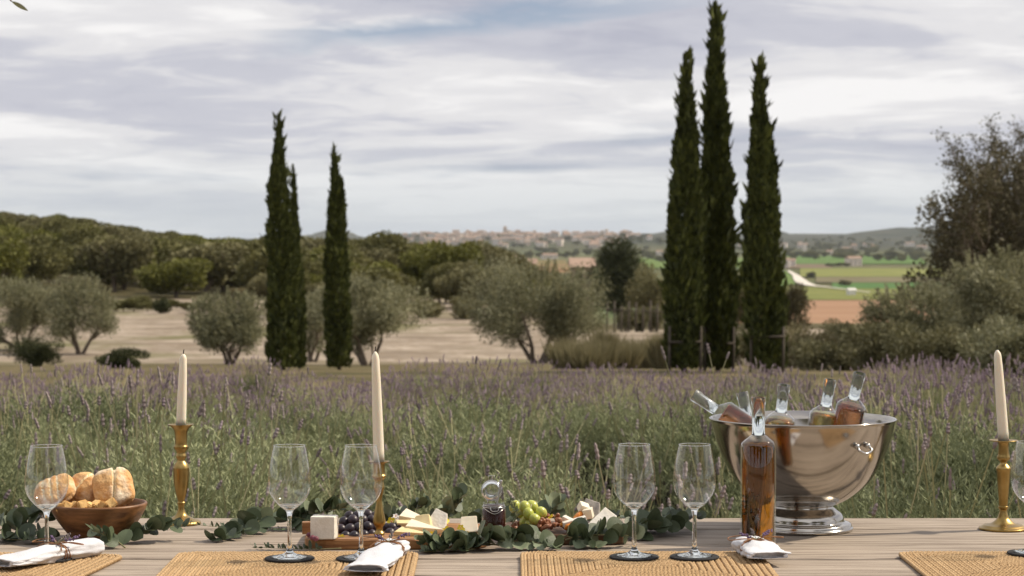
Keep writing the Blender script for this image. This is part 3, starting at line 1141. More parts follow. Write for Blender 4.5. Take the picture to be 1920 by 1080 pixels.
def pine(px, py_top, D, wpx, seed, label):
    rg = random.Random(seed)
    b = pt(px, 540, D)
    z0 = gz(b.x, b.y)
    H = pt(px, py_top, D).z - z0
    W = wpx * D / F0
    o = empty('pine_tree', (b.x, b.y, z0), 0, label, 'pine tree')
    mb = MB()
    tips = []
    limbs(mb, (0, 0, -.2), (0.03, 0, 1), H * .45, H * .035, 3, rg, tips, .6, 4, .15, .6)
    link('trunk', mb.mesh('trunk'), m_bark, o)
    lobes = []
    for (fx, fz, fr) in ((-.05, .84, .15), (-.22, .72, .15), (.12, .76, .15), (-.02, .66, .20), (.28, .60, .16), (-.30, .55, .17), (.06, .5, .2), (.40, .48, .11), (-.18, .40, .18), (.2, .40, .17), (-.38, .42, .11), (0, .30, .18), (.3, .34, .12), (-.28, .3, .13)):
        lobes.append((W * fx, rg.uniform(-.15, .15) * W, H * fz, fr * H))
        lobes.append((W * fx * .7, rg.uniform(-.3, .3) * W, H * fz * .96, fr * H * .9))
    link('crown', crown_mesh('crown', lobes, 14000, .30, .12, seed, .5, (.3, 1.05), .75), m_pine, o)


pine(1163, 435, 125, 112, 71, 'dark rounded pine tree standing by the stone house')


def big_tree():
    rg = random.Random(92)
    px, D = 1925, 42
    b = pt(px, 600, D)
    z0 = gz(b.x, b.y)
    H = pt(px, 205, D).z - z0
    o = empty('tall_tree', (b.x, b.y, z0), 0, 'tall dark tree with open twiggy crown above the silvery olive', 'tree')
    mb = MB()
    tips = []
    for k, (dx, dy) in enumerate(((-.62, .1), (-.48, -.2), (-.25, -.2), (.0, .2), (.3, -.1), (-.35, .3), (.5, .2), (-.12, -.25))):
        limbs(mb, (dx * .2, dy * .2, -.1), (dx, dy, 1.0), H * .34, .11, 5, rg, tips, .52, 4, .10, .72, (2, 3), .008, -2.1)
    link('trunk', mb.mesh('trunk'), m_bark, o)
    n = len(tips)
    rs = RS(93)
    tp = np.array([[*p] for p, d in tips])
    td = np.array([[*d] for p, d in tips])
    keep = (tp[:, 2] < H * 1.0) & (tp[:, 0] > -2.5)
    tp, td = tp[keep], td[keep]
    per = 60
    k = np.repeat(np.arange(len(tp)), per)
    m = len(k)
    P = tp[k] - td[k] * (rs.rand(m) * .45)[:, None] + rs.normal(size=(m, 3)) * .10
    U = unit(td[k] * .6 + rand_unit(rs, m)) * (.05 + .05 * rs.rand(m))[:, None]
    W = unit(np.cross(U, rand_unit(rs, m))) * (np.linalg.norm(U, axis=1) * .28)[:, None]
    parts = [leaf_cards(P, U, W)]
    # dense lower skirt
    lob = []
    for i in range(40):
        lob.append((rg.uniform(-.36, .3) * H, rg.uniform(-.3, .3) * H, rg.uniform(.12, .58) * H, rg.uniform(.08, .14) * H))
    rsl = RS(94)
    V, Q = join_np(parts)
    link('crown', np_mesh('crown', V, Q), m_darktree, o)
    link('lower_crown', crown_mesh('lower_crown', lob, 30000, .11, .28, 95, .3, (.2, 1.1), .95, minz=.1), m_darktree, o)
    print('tall tree tips', n)


big_tree()

# ------------------------------------------------------------------ woodland on the hill
def woodland_protos():
    out = []
    for i in range(6):
        rg = random.Random(200 + i)
        lobes = []
        for k in range(11):
            an = rg.uniform(0, 2 * pi)
            q = sqrt(rg.random())
            zz = rg.uniform(.28, .80)
            lobes.append((.36 * q * cos(an), .36 * q * sin(an), zz, rg.uniform(.15, .24)))
        lobes.append((0, 0, .55, .3))
        cr = crown_mesh('wood_crown', lobes, 7500, .045, .34, 300 + i, .3, (.55, 1.04), .85, minz=.02)
        mb = MB()
        tips = []
        limbs(mb, (0, 0, -.05), (0, 0, 1), .35, .035, 2, rg, tips, .5, 3, .1, .7)
        out.append((cr, mb.mesh('wood_trunk')))
    return out


wp = woodland_protos()
WMATS = [m_wood, m_wood2, m_wood, m_wood3, m_wood2, m_wood]
crown_variants = {}


def wood_tree(x, y, h, w, k, label, group, cat='tree', name='woodland_tree'):
    cr, tr = wp[k]
    o = empty(name, (x, y, gz(x, y)), rg.uniform(0, 6.28), label, cat, group)
    o.scale = (w, w, h)
    mt = WMATS[k]
    link('crown', cr, mt, o)
    link('trunk', tr, m_bark, o)
    return o


rg = random.Random(77)
nw = 0
D = 126.0
WG = 'trees of the wooded hillside'
while D < 345:
    sp = 5.2 + D * .008
    x0 = (-120 - 960) / F0 * D
    x1 = (990 - 960) / F0 * D
    x = x0 + rg.uniform(0, sp)
    while x < x1:
        xx, yy = x + rg.uniform(-.3, .3) * sp, KF * D + rg.uniform(-.35, .35) * sp
        u = 960 + F * xx / yy
        lim0 = KF * 124 + 8 * sin(u * .01)
        if u > 930 and yy < 165 * KF: pass
        elif nw < 300 and yy > lim0:
            big = rg.uniform(.8, 1.25)
            h = 4.1 * big
            if u > 560 and u < 900: h *= 1.05
            wood_tree(xx, yy, h, sp * 1.0 * rg.uniform(.85, 1.15), rg.randrange(6), 'olive green tree of the wooded hillside beyond the bare field', WG)
            nw += 1
        x += sp
    D += sp * (.95 if D < 180 else 1.35)
D = 128.0
while D < 330:
    sp = 8.0 + D * .01
    x = (-1100 - 960) / F0 * D
    while x < (-130 - 960) / F0 * D:
        wood_tree(x + rg.uniform(-.3, .3) * sp, KF * D + rg.uniform(-.3, .3) * sp, 4.3 * rg.uniform(.8, 1.2), sp * rg.uniform(.85, 1.15), rg.randrange(6), 'olive green tree of the wooded hillside beyond the bare field', WG)
        x += sp
    D += sp * 1.5
print('woodland trees', nw)

for i in range(34):
    u = rg.uniform(470, 1000)
    D = rg.uniform(92, 120)
    x = (u - 960) / F0 * D
    h = rg.uniform(2.0, 3.6)
    if abs(u - 850) < 60 and D < 100: continue
    wood_tree(x, D * KF, h, h * rg.uniform(1.0, 1.4), rg.randrange(6), 'low bushy tree at the foot of the wooded hillside', 'low trees at the foot of the wood', name='edge_tree')
for i in range(13):
    u = 205 + i * 15 + rg.uniform(-5, 5)
    D = 103 + rg.uniform(-2, 2)
    x = (u - 960) / F0 * D
    h = rg.uniform(.5, .9)
    wood_tree(x, D * KF, h, h * rg.uniform(1.4, 2.0), rg.choice((0, 2, 5)), 'low dark scrub bush in the line across the bare field', 'line of scrub across the bare field', cat='bush', name='scrub_bush')

# valley trees and hedges
VG = 'scattered trees of the valley'
nv = 0
for i in range(150):
    px = rg.uniform(1130, 1760) if i % 3 else rg.uniform(840, 1130)
    py = 462 + 32 * rg.random() ** 1.6
    if px < 1130: py = rg.uniform(472, 486)
    p = onz(px, py, VZ)
    if p.y > 3300 * KF:
        # up the slope: use the real ground
        p.y = KF * (3300 + rg.random() * 1800)
        p.x = (px - 960) / F * p.y
    h = rg.uniform(7, 13)
    wood_tree(p.x, p.y, h, h * rg.uniform(.9, 1.8), rg.choice((0, 2, 5)), 'small dark tree scattered among the valley fields', VG, name='valley_tree')
for i in range(120):
    px = rg.uniform(1180, 1770)
    D = rg.uniform(2300, 5600)
    h = rg.uniform(7, 12)
    x = (px - 960) / F0 * D
    wood_tree(x, D * KF, h, h * rg.uniform(1.2, 3.0), rg.choice((0, 2, 5)), 'small dark tree on the slope below the far ridge', 'trees on the slope below the far ridge', name='valley_tree')
for (px, py, h, w) in ((1668, 490, 9, 14), (1690, 491, 10, 18), (1588, 500, 5, 12), (1572, 500, 5, 10), (1556, 501, 5, 10), (1585, 538, 5, 8), (1521, 522, 6, 7), (1590, 478, 9, 20), (1606, 478, 9, 20), (1470, 500, 9, 14), (1480, 497, 10, 12), (1250, 490, 8, 14), (1233, 490, 7, 10), (1645, 485, 6, 10)):
    p = onz(px, py, VZ)
    wood_tree(p.x, p.y, h, w, 0, 'small dark tree scattered among the valley fields', VG, name='valley_tree')

# ------------------------------------------------------------------ houses of the town, farms, stone house
m_wallA = M('cream render', (.58, .50, .43), (.72, .66, .60), scale=.3, objrand=.6, rough=.9)
m_wallB = M('pale ochre render', (.44, .36, .29), (.58, .50, .43), scale=.3, objrand=.6, rough=.9)
m_tile = M('terracotta tiles', (.25, .16, .12), (.36, .26, .20), scale=2, objrand=.5, rough=.9)
m_winglass = M('dark window glass', (.03, .035, .04), rough=.2)


def house_meshes(w, d, h, rh):
    a = MB().box(-w / 2, w / 2, -d / 2, d / 2, -4, h)
    b = MB()
    e = .4
    b.v += [Vector(p) for p in ((-w / 2 - e, -d / 2 - e, h), (w / 2 + e, -d / 2 - e, h), (w / 2 + e, d / 2 + e, h), (-w / 2 - e, d / 2 + e, h), (-w / 2 - e, 0, h + rh), (w / 2 + e, 0, h + rh))]
    b.f += [(0, 1, 5, 4), (2, 3, 4, 5), (0, 4, 3), (1, 2, 5), (0, 3, 2, 1)]
    c = MB()
    for ix in range(3):
        for iz in range(max(1, int(h // 3))):
            x = -w / 2 + w * (ix + .5) / 3
            z = 1.2 + iz * 3
            c.box(x - .55, x + .55, -d / 2 - .08, -d / 2 + .1, z, z + 1.3)
    return a.mesh('wall', False), b.mesh('roof', False), c.mesh('windows', False)


HM = [house_meshes(11, 9, 6.5, 2.2), house_meshes(16, 10, 8.5, 2.2), house_meshes(9, 9, 9.5, 1.8), house_meshes(22, 11, 6, 2.4)]


def house(x, y, k, wm, label, group, rz=0., z=None, sc=1.0, name='town_house'):
    w, r, wi = HM[k]
    o = empty(name, (x, y, gz(x, y) if z is None else z), rz, label, 'house', group)
    o.scale = (sc, sc, sc)
    me = w if wm is m_wallA else w
    ob = link('wall', me, None, o)
    if not me.materials: me.materials.append(wm)
    link('roof', r, m_tile, o)
    tag(link('window', wi, m_winglass, o), kind='stuff')
    return o


# two wall tints: separate mesh data for the second one
HM2 = []
for (w, r, wi) in HM:
    w2 = w.copy()
    w2.materials.append(m_wallB)
    HM2.append((w2, r, wi))
for (w, r, wi) in HM:
    w.materials.append(m_wallA)
TG = 'houses of the distant hill town'
nt_ = 0
for i in range(235):
    D = rg.uniform(3600, 4330)
    if i < 175:
        px = rg.uniform(785, 1195)
    elif i < 205:
        px = rg.uniform(560, 780)
    else:
        px = rg.uniform(1185, 1740)
    if i < 175 and rg.random() < .35 and px > 900: D = rg.uniform(4100, 4330)
    x = (px - 960) / F0 * D
    D *= KF
    src = HM if rg.random() < .6 else HM2
    HMs, HM_ = HM, src
    w, r, wi = src[rg.randrange(4)]
    o = empty('town_house', (x, D, gz(x, D)), rg.uniform(-.5, .5), 'pale tiled house of the distant hill town', 'house', TG)
    o.scale = (rg.uniform(.7, 1.1), .8, rg.uniform(1.0, 1.7))
    link('wall', w, None, o)
    link('roof', r, m_tile, o)
    tag(link('window', wi, m_winglass, o), kind='stuff')
    nt_ += 1
for i in range(60):
    D = rg.uniform(3450, 4250)
    px = rg.uniform(770, 1210)
    x = (px - 960) / F0 * D
    wood_tree(x, D * KF, rg.uniform(7, 12), rg.uniform(9, 20), rg.choice((0, 2, 5)), 'small dark tree between the houses of the distant town', 'trees in the distant town', name='town_tree')
# church tower
D = 4320
x = (947 - 960) / F0 * D
D *= KF
ch = empty('church', (x, D, gz(x, D)), 0, 'tall church with a square tower above the distant town roofs', 'church')
MB().box(-5, 5, -5, 5, -4, 22).build('tower', m_wallB, ch, False)
MB().box(6, 34, -7, 7, -4, 13).build('nave', m_wallB, ch, False)
rf = MB()
rf.v += [Vector(p) for p in ((-5.6, -5.6, 22), (5.6, -5.6, 22), (5.6, 5.6, 22), (-5.6, 5.6, 22), (0, 0, 28))]
rf.f += [(0, 1, 4), (1, 2, 4), (2, 3, 4), (3, 0, 4), (3, 2, 1, 0)]
rf.build('tower_roof', m_tile, ch, False)
# farms in the valley
for (px, py, k, lb) in ((1555, 478, 0, 'pale farmhouse among trees below the far ridge'), (1600, 499, 1, 'long low farm building beside the bright green field'),
                        (1466, 503, 1, 'tiled farmhouse at the end of the winding white road'), (1482, 500, 0, 'small farmhouse beside the tiled farmhouse on the road'),
                        (1588, 470, 3, 'large pale farm building below the far ridge'), (1492, 466, 0, 'pale house under the distant ridge by the cypress'),
                        (965, 490, 3, 'large red roofed farm building below the hill town'), (1030, 486, 3, 'long pale shed below the hill town'), (1240, 482, 1, 'white farmhouse on the plain behind the pine')):
    p = onz(px, py, VZ)
    w, r, wi = HM[k]
    o = empty('farmhouse', (p.x, p.y, VZ + .2), rg.uniform(-.4, .4), lb, 'house')
    link('wall', w, None, o)
    link('roof', r, m_tile, o)
    tag(link('window', wi, m_winglass, o), kind='stuff')
p = onz(1596, 556, VZ)
sh = empty('field_shed', (p.x, p.y, VZ + .5), .2, 'tiny white shed at the edge of the ploughed field', 'shed')
MB().box(-2, 2, -2, 2, -1, 3).build('wall', M('white render', (.7, .68, .64)), sh, False)
rf = MB()
rf.v += [Vector(q) for q in ((-2.3, -2.3, 3), (2.3, -2.3, 3), (2.3, 2.3, 3), (-2.3, 2.3, 3), (-2.3, 0, 4), (2.3, 0, 4))]
rf.f += [(0, 1, 5, 4), (2, 3, 4, 5), (0, 4, 3), (1, 2, 5), (0, 3, 2, 1)]
rf.build('roof', MATS['white render'], sh, False)


def stone_house():
    D = 165
    m_st = M('honey stone', (.30, .23, .15), (.44, .36, .26), scale=1.6, rough=.9, bump=1)
    m_yel = M('ochre wall', (.55, .42, .20), (.62, .50, .27), scale=1, rough=.9)
    xa, xb = (1072 - 960) / F0 * D, (1112 - 960) / F0 * D
    zb = gz(xa, D * KF)
    zt = pt(1090, 500, D).z
    o = empty('stone_house', ((xa + xb) / 2, D * KF, zb), 0, 'stone farmhouse with terracotta roof half hidden behind the spreading olive', 'house')
    w = (xb - xa) / 2
    h = zt - zb
    mb = MB()
    mb.box(-w, w, -1.5, 5, -1, h)
    mb.build('wall', m_st, o, False)
    rf = MB()
    e = .25
    rf.v += [Vector(q) for q in ((-w - e, -1.9, h), (w + e, -1.9, h), (w + e, 5.3, h + .2), (-w - e, 5.3, h + .2), (-w - e, 1.7, h + .85), (w + e, 1.7, h + .85))]
    rf.f += [(0, 1, 5, 4), (2, 3, 4, 5), (0, 4, 3), (1, 2, 5), (0, 3, 2, 1)]
    rf.build('roof', m_tile, o, False)
    MB().box(-.45, -.05, -1.56, -1.3, h - 1.6, h - .5).build('window', m_winglass, o, False)
    MB().box(.35, .6, -1.56, -1.3, h - 1.6, h - .5).build('window', m_winglass, o, False)
    xa, xb = (984 - 960) / F0 * 175, (1003 - 960) / F0 * 175
    zb = gz(xa, 175 * KF)
    h = pt(990, 494, 175).z - zb
    o = empty('ochre_house', ((xa + xb) / 2, 175 * KF, zb), 0, 'small ochre walled house behind the spreading olive tree', 'house')
    w = (xb - xa) / 2
    MB().box(-w, w, -1.2, 3, -1, h).build('wall', m_yel, o, False)
    rf = MB()
    rf.v += [Vector(q) for q in ((-w - e, -1.5, h), (w + e, -1.5, h), (w + e, 3.3, h), (-w - e, 3.3, h), (-w - e, .9, h + .5), (w + e, .9, h + .5))]
    rf.f += [(0, 1, 5, 4), (2, 3, 4, 5), (0, 4, 3), (1, 2, 5), (0, 3, 2, 1)]
    rf.build('roof', m_tile, o, False)
    MB().box(-.2, .2, -1.27, -1.0, h - 1.5, h - .5).build('window', m_winglass, o, False)


stone_house()

# garden fence posts beside the pine
D = 88
o = None
fx0, fx1 = (1138 - 960) / F0 * D, (1246 - 960) / F0 * D
D *= KF
o = empty('post_fence', (fx0, D, gz(fx0, D)), 0, 'rustic fence of thin wooden posts in front of the dark pine', 'fence')
for i in range(9):
    x = (fx1 - fx0) * i / 8
    MB().tube([(x, 0, -.3), (x + .02, 0, 1.5 + .15 * sin(i * 2.3))], [.05, .045], 7).build('post', m_stake, o)
MB().tube([(0, -.06, 1.15), (fx1 - fx0, -.06, 1.05)], [.035, .035], 6).build('rail', m_stake, o)
for i, (px, w) in enumerate(((1175, 30), (1200, 26), (1228, 30))):
    olive_tree(px, 575, 92, w, 140 + i, 'pale shrub growing along the rustic post fence', m_shrub, n=1400, leaf=.16, name='fence_shrub', low=.0, sprays=False, cat='shrub', group='shrubs along the post fence')


def grass_tuft(px, D, h, w, seed, label, group):
    rs = RS(seed)
    x = (px - 960) / F0 * D
    D *= KF
    n = 900
    a = rs.rand(n) * 2 * pi
    r = np.sqrt(rs.rand(n)) * w
    P = np.stack([r * np.cos(a), r * np.sin(a), np.zeros(n)], 1)
    U = unit(np.stack([P[:, 0] * .7, P[:, 1] * .7, np.full(n, 1.)], 1) + rs.normal(size=(n, 3)) * .18) * (h * (.5 + .6 * rs.rand(n)))[:, None]
    W = unit(np.cross(U, rand_unit(rs, n))) * .012
    V, Q = leaf_cards(P, U, W)
    o = link('grass_tuft', np_mesh('grass_tuft', V, Q), m_drygrass, None, (x, D, gz(x, D)))
    tag(o, label, 'grass', group)


for i in range(15):
    grass_tuft(1055 + i * 14 + rg.uniform(-9, 9), 40 + rg.uniform(-5, 9), rg.uniform(.55, .95), rg.uniform(.2, .4), 500 + i, 'tuft of tall dry grass between the olive and the cypresses', 'dry grass tufts beyond the lavender')

# trees behind the camera (they show in the polished bowl) and the olive whose sprig hangs into view
for i, (x, y, h, w) in enumerate(((-10, -11, 11, 9), (-3.5, -14, 12, 9), (9.5, -12, 12, 8), (16, -9, 11, 9), (-17, -6, 11, 9), (3.2, -19, 7, 7))):
    cr, tr = wp[i % 6]
    o = empty('garden_tree', (x, y, 0), i * 1.3, 'leafy garden tree on the terrace side of the table', 'tree', 'garden trees on the terrace side')
    o.scale = (w, w, h)
    link('crown', cr, WMATS[i % 6], o)
    link('trunk', tr, m_bark, o)


def sprig_olive():
    tipp = pt(58, 30, 5.3)
    base = Vector((-3.4, 7.6, 0))
    o = empty('terrace_olive', (base.x, base.y, gz(base.x, base.y)), 0, 'olive tree at the table end with one leaf dipping into the sky', 'olive tree')
    z0 = gz(base.x, base.y)
    rg = random.Random(8)
    mb = MB()
    tips = []
    limbs(mb, (0, 0, -.1), (-.1, .05, 1), 1.5, .10, 3, rg, tips, .55, 4, .12, .6)
    loc = tipp - Vector((base.x, base.y, z0))
    br = catmull([(0, 0, 1.5), (.45, -.2, 2.15), (1.15, -.45, 2.42), (loc.x - .20, loc.y + .02, loc.z + .20), (loc.x - .06, loc.y, loc.z + .045)], 24)
    mb.tube(br, [.05 * (1 - i / 24) + .002 for i in range(25)], 6)
    link('trunk', mb.mesh('trunk'), m_bark, o)
    lobes = [(p.x - .3, p.y + .3, p.z + .25, .36) for p, d in tips if p.x < .35]
    lobes.append((-.4, .3, 2.5, .6))
    link('crown', crown_mesh('crown', lobes, 6000, .07, .16, 81, .1, (.2, 1.05)), m_olive, o)
    rs = RS(82)
    P, U = [], []
    for i in range(8, 20):
        for s in (-1, 1):
            P.append(br[i])
            U.append(Vector((.03, s * .03, .035)) + Vector(rs.normal(size=3)) * .012)
    mbl = MB()
    e = Vector((.056, -.01, -.030))
    sd_ = e.cross(Vector((0.1, 1, .2))).normalized()
    b0 = Vector(br[24])
    up_ = sd_.cross(e).normalized()
    for t_, w_ in ((0, .0006), (.15, .0042), (.35, .0066), (.55, .0068), (.75, .0050), (.9, .0026), (1, .0004)):
        c_ = b0 + e * t_ - up_ * .006 * t_ * t_
        mbl.v += [c_ + sd_ * w_ + up_ * w_ * .3, c_, c_ - sd_ * w_ + up_ * w_ * .3]
    for i in range(6):
        for j in range(2):
            a_ = i * 3 + j
            mbl.f.append((a_, a_ + 1, a_ + 4, a_ + 3))
    mbl.build('leaf', m_olive, o)
    P.append(br[23]); U.append(Vector((-.02, .01, .045)))
    U = np.array(U)
    W = unit(np.cross(U, np.array([[0.1, 1, .2]] * len(U)))) * .0075
    V, Q = leaf_cards(np.array(P), U, W)
    link('sprig_leaves', np_mesh('sprig_leaves', V, Q), M('olive sprig leaf', (.06, .07, .015), (.12, .13, .04), rough=.5, transl=.2), o)


sprig_olive()

# ------------------------------------------------------------------ the table
TY = 3.14 * KF
table = empty('wooden_table', (0, TY, 0), 0, 'long weathered grey plank table set for a meal', 'table')
LX = 1.75


def plank(y0, y1, seed, gap=.0015):
    rg = random.Random(seed)
    y0 += gap; y1 -= gap
    mb = MB()
    nx = 60
    prof = [(0, -.040), (0, -.006), (.0015, -.002), (.005, 0), (.5, .0), (.995, 0), (.9985, -.002), (1, -.006), (1, -.040)]
    w = y1 - y0
    cup = rg.uniform(-.0012, .0012)
    for i in range(nx + 1):
        x = -LX + 2 * LX * i / nx
        for (t, dz) in prof:
            tt = t
            yy = y0 + w * (min(max(tt, 0), 1))
            if t == .0015: yy = y0 + .0012
            if t == .005: yy = y0 + .004
            if t == .995: yy = y1 - .004
            if t == .9985: yy = y1 - .0012
            e = .0012 * noise.noise(Vector((x * 6, seed, t * 2)))
            z = T + dz - (abs(e) if t in (0, .0015, .005, .995, .9985, 1) else 0) - (0.0004 if t != .5 else 0)
            mb.v.append(Vector((x, yy + e * (1 if t < .5 else -1), z - .0)) - Vector((0, TY, 0)))
    n = len(prof)
    for i in range(nx):
        for j in range(n - 1):
            mb.f.append((i * n + j, (i + 1) * n + j, (i + 1) * n + j + 1, i * n + j + 1))
        mb.f.append((i * n + n - 1, (i + 1) * n + n - 1, (i + 1) * n, i * n))
    mb.f.append(tuple(range(n)))
    mb.f.append(tuple(nx * n + k for k in reversed(range(n))))
    mb.build('plank', m_plank, table, smooth=False)


seams = [d * KF for d in (3.668, 3.520, 3.350, 3.195, 3.03, 2.87, 2.71, 2.60)]
for i in range(len(seams) - 1):
    plank(seams[i + 1], seams[i], 31 + i, .0075 if i in (0, 2, 3) else .0016)
for sx in (-1.45, 1.45):
    for sy in (-.56, .56):
        MB().box(sx - .04, sx + .04, sy - .04, sy + .04, 0.0, T - .0425).build('leg', m_plank, table, False)
    MB().box(sx - .035, sx + .035, -.519, .519, T - .12, T - .0425).build('crossbeam', m_plank, table, False)
MB().box(-1.41, 1.41, -.02, .02, .30, .36).build('stretcher', m_plank, table, False)
for sx in (-1.45, 1.45):
    MB().box(sx - .02, sx + .02, -.519, .519, .30, .36).build('stretcher', m_plank, table, False)

# ------------------------------------------------------------------ placemats


def mat_rows(W, Hh, rows=12, pitch=.0122, seed=0):
    out = []
    for r in range(rows):
        hw, hh = W / 2 - pitch * (r + .5), Hh / 2 - pitch * (r + .5)
        if hh < .004: break
        rad = max(.004, .026 - pitch * r)
        rad = min(rad, hh * .95)
        # rounded rectangle path
        pts = []
        segs = []
        per = 2 * (2 * (hw - rad) + 2 * (hh - rad)) + 2 * pi * rad
        lam = .021
        nper = max(4, round(per / lam))
        spp = 7
        n = nper * spp

        def at(s):
            s %= per
            a = 2 * (hw - rad)
            b = 2 * (hh - rad)
            q = pi * rad / 2
            for k, (ln, kind) in enumerate(((a, 'b'), (q, 'c1'), (b, 'r'), (q, 'c2'), (a, 't'), (q, 'c3'), (b, 'l'), (q, 'c4'))):
                if s <= ln or k == 7:
                    break
                s -= ln
            if kind == 'b': return (-(hw - rad) + s, -hh), (0, -1)
            if kind == 'r': return (hw, -(hh - rad) + s), (1, 0)
            if kind == 't': return ((hw - rad) - s, hh), (0, 1)
            if kind == 'l': return (-hw, (hh - rad) - s), (-1, 0)
            cx, cy, a0 = {'c1': (hw - rad, -(hh - rad), -pi / 2), 'c2': (hw - rad, hh - rad, 0), 'c3': (-(hw - rad), hh - rad, pi / 2), 'c4': (-(hw - rad), -(hh - rad), pi)}[kind]
            an = a0 + s / rad
            return (cx + rad * cos(an), cy + rad * sin(an)), (cos(an), sin(an))
        mb = MB()
        rgm = random.Random(seed * 50 + r)
        for k in range(3):
            P = []
            ph = 2 * pi * k / 3
            for i in range(n):
                (x, y), (nx, ny) = at(per * i / n)
                t = 2 * pi * i / spp + ph
                wob = .0007 * noise.noise(Vector((x * 60, y * 60, k)))
                lat = .0036 * sin(t) + wob
                ver = .0019 * sin(2 * t) + .0048
                P.append((Vector((x + nx * lat, y + ny * lat, ver + wob)), Vector((nx, ny, 0))))
            b = len(mb.v)
            sd = 5
            for i, (p, nn) in enumerate(P):
                rr = .0027 * (1 + .18 * noise.noise(Vector((p.x * 90, p.y * 90, k * 7.))))
                for j in range(sd):
                    an = 2 * pi * j / sd
                    mb.v.append(p + nn * (rr * cos(an)) + Vector((0, 0, rr * sin(an))))
            for i in range(n):
                i2 = (i + 1) % n
                for j in range(sd):
                    j2 = (j + 1) % sd
                    mb.f.append((b + i * sd + j, b + i2 * sd + j, b + i2 * sd + j2, b + i * sd + j2))
        out.append(mb.mesh('braid_row'))
    return out


rows_me = mat_rows(.455, .37, rows=15)
MG = 'braided jute placemats'
MAT_TOP = .0085


def placemat(cx, cy, rz, label):
    o = empty('placemat', (cx, cy, T), rz, label, 'placemat', MG)
    for me in rows_me:
        link('braid_row', me, m_jute, o)
    return o


# far edge near photo row 1037 (depth 3.26)
FE = 3.228 * KF
xl = pt(975, 1040, 3.24).x
placemat(xl + .2275, FE - .185, 0, 'braided jute placemat holding two empty wine glasses beside the amber bottle')
xr = pt(788, 1043, 3.23).x
placemat(xr - .2275, FE - .187, R(.6), 'braided jute placemat holding two wine glasses in front of the white cheese block')
xr1 = pt(219, 1044, 3.23).x
placemat(xr1 - .222, FE - .196, R(-7), 'braided jute placemat in front of the bread bowl')
xl4 = pt(1677, 1040, 3.24).x
placemat(xl4 + .2275, FE - .185, 0, 'braided jute placemat in front of the thin flat dished candlestick')

# ------------------------------------------------------------------ glasses, coasters
coaster_me = MB().lathe([(0, 0), (.0445, 0), (.0462, .0012), (.0462, .0030), (.0445, .0042), (0, .0042)], 48).mesh('coaster')
gp_bowl = [(.0022, .0905), (.006, .0915), (.0115, .0945), (.0205, .102), (.0295, .112), (.0365, .124), (.0398, .136), (.0408, .147), (.0402, .160), (.0383, .176), (.0352, .194), (.0322, .208), (.0298, .2185)]
# resample smoothly
_b = catmull([Vector((r, z, 0)) for r, z in gp_bowl], 48)
bowl_me = MB().lathe([(p.x, p.y) for p in _b], 56).mesh('bowl')
rim_me = MB().lathe([(.0298 + .0006 * cos(a), .2185 + .0006 * sin(a)) for a in [2 * pi * i / 8 for i in range(8)]], 56, close=True).mesh('rim')
st_prof = [(0, .0), (.033, .0), (.0345, .0010), (.0340, .0020), (.026, .0034), (.015, .0058), (.0085, .0095), (.0055, .0150), (.0043, .0230), (.0038, .040), (.0037, .060), (.0040, .076), (.0050, .0845), (.0072, .0905), (.0098, .0938), (.0150, .0976), (.0205, .1026), (.0195, .1028), (.0120, .0985), (.006, .0965), (0, .0958)]
_s = [(p.x, p.y) for p in catmull([Vector((r, z, 0)) for r, z in st_prof[4:17]], 48)]
stem_me = MB().lathe(st_prof[:4] + _s + st_prof[17:], 40).mesh('stem_and_foot')
# small puddle of thicker glass at the bottom of the bowl
GG = 'empty wine glasses'
CG = 'round charcoal coasters'


def wine_glass(px, py, label, clabel, hs=1.0, dz=MAT_TOP):
    p = ont(px, py, dz)
    c = link('coaster', coaster_me, m_coaster, None, (p.x, p.y, T + dz))
    tag(c, clabel, 'coaster', CG)
    o = empty('wine_glass', (p.x, p.y, T + dz + .0043), rnd.uniform(0, 6), label, 'wine glass', GG)
    o.scale = (.98, .98, .945 * hs)
    link('bowl', bowl_me, m_thin, o)
    link('rim', rim_me, m_glass, o)
    link('stem', stem_me, m_glass, o)
    return o


for (px, py, lb, cl) in ((88, 1050, 'empty wine glass in front of the bread bowl', 'round charcoal coaster under the wine glass by the bread bowl'),
                         (543, 1049, 'empty wine glass beside the thick white cheese block', 'round charcoal coaster under the wine glass beside the white cheese block'),
                         (677, 1049, 'empty wine glass overlapping the short brass candlestick', 'round charcoal coaster under the wine glass by the short candlestick'),
                         (1189, 1046, 'empty wine glass in front of the eucalyptus, nearer the pale cheese wedge', 'round charcoal coaster under the wine glass by the pale cheese wedge'),
                         (1302, 1046, 'empty wine glass beside the amber bottle', 'round charcoal coaster under the wine glass beside the amber bottle'),
                         (1935, 1039, 'empty wine glass beside the thin flat dished candlestick', 'round charcoal coaster under the wine glass by the flat dished candlestick')):
    wine_glass(px, py, lb, cl)

# ------------------------------------------------------------------ candlesticks and candles


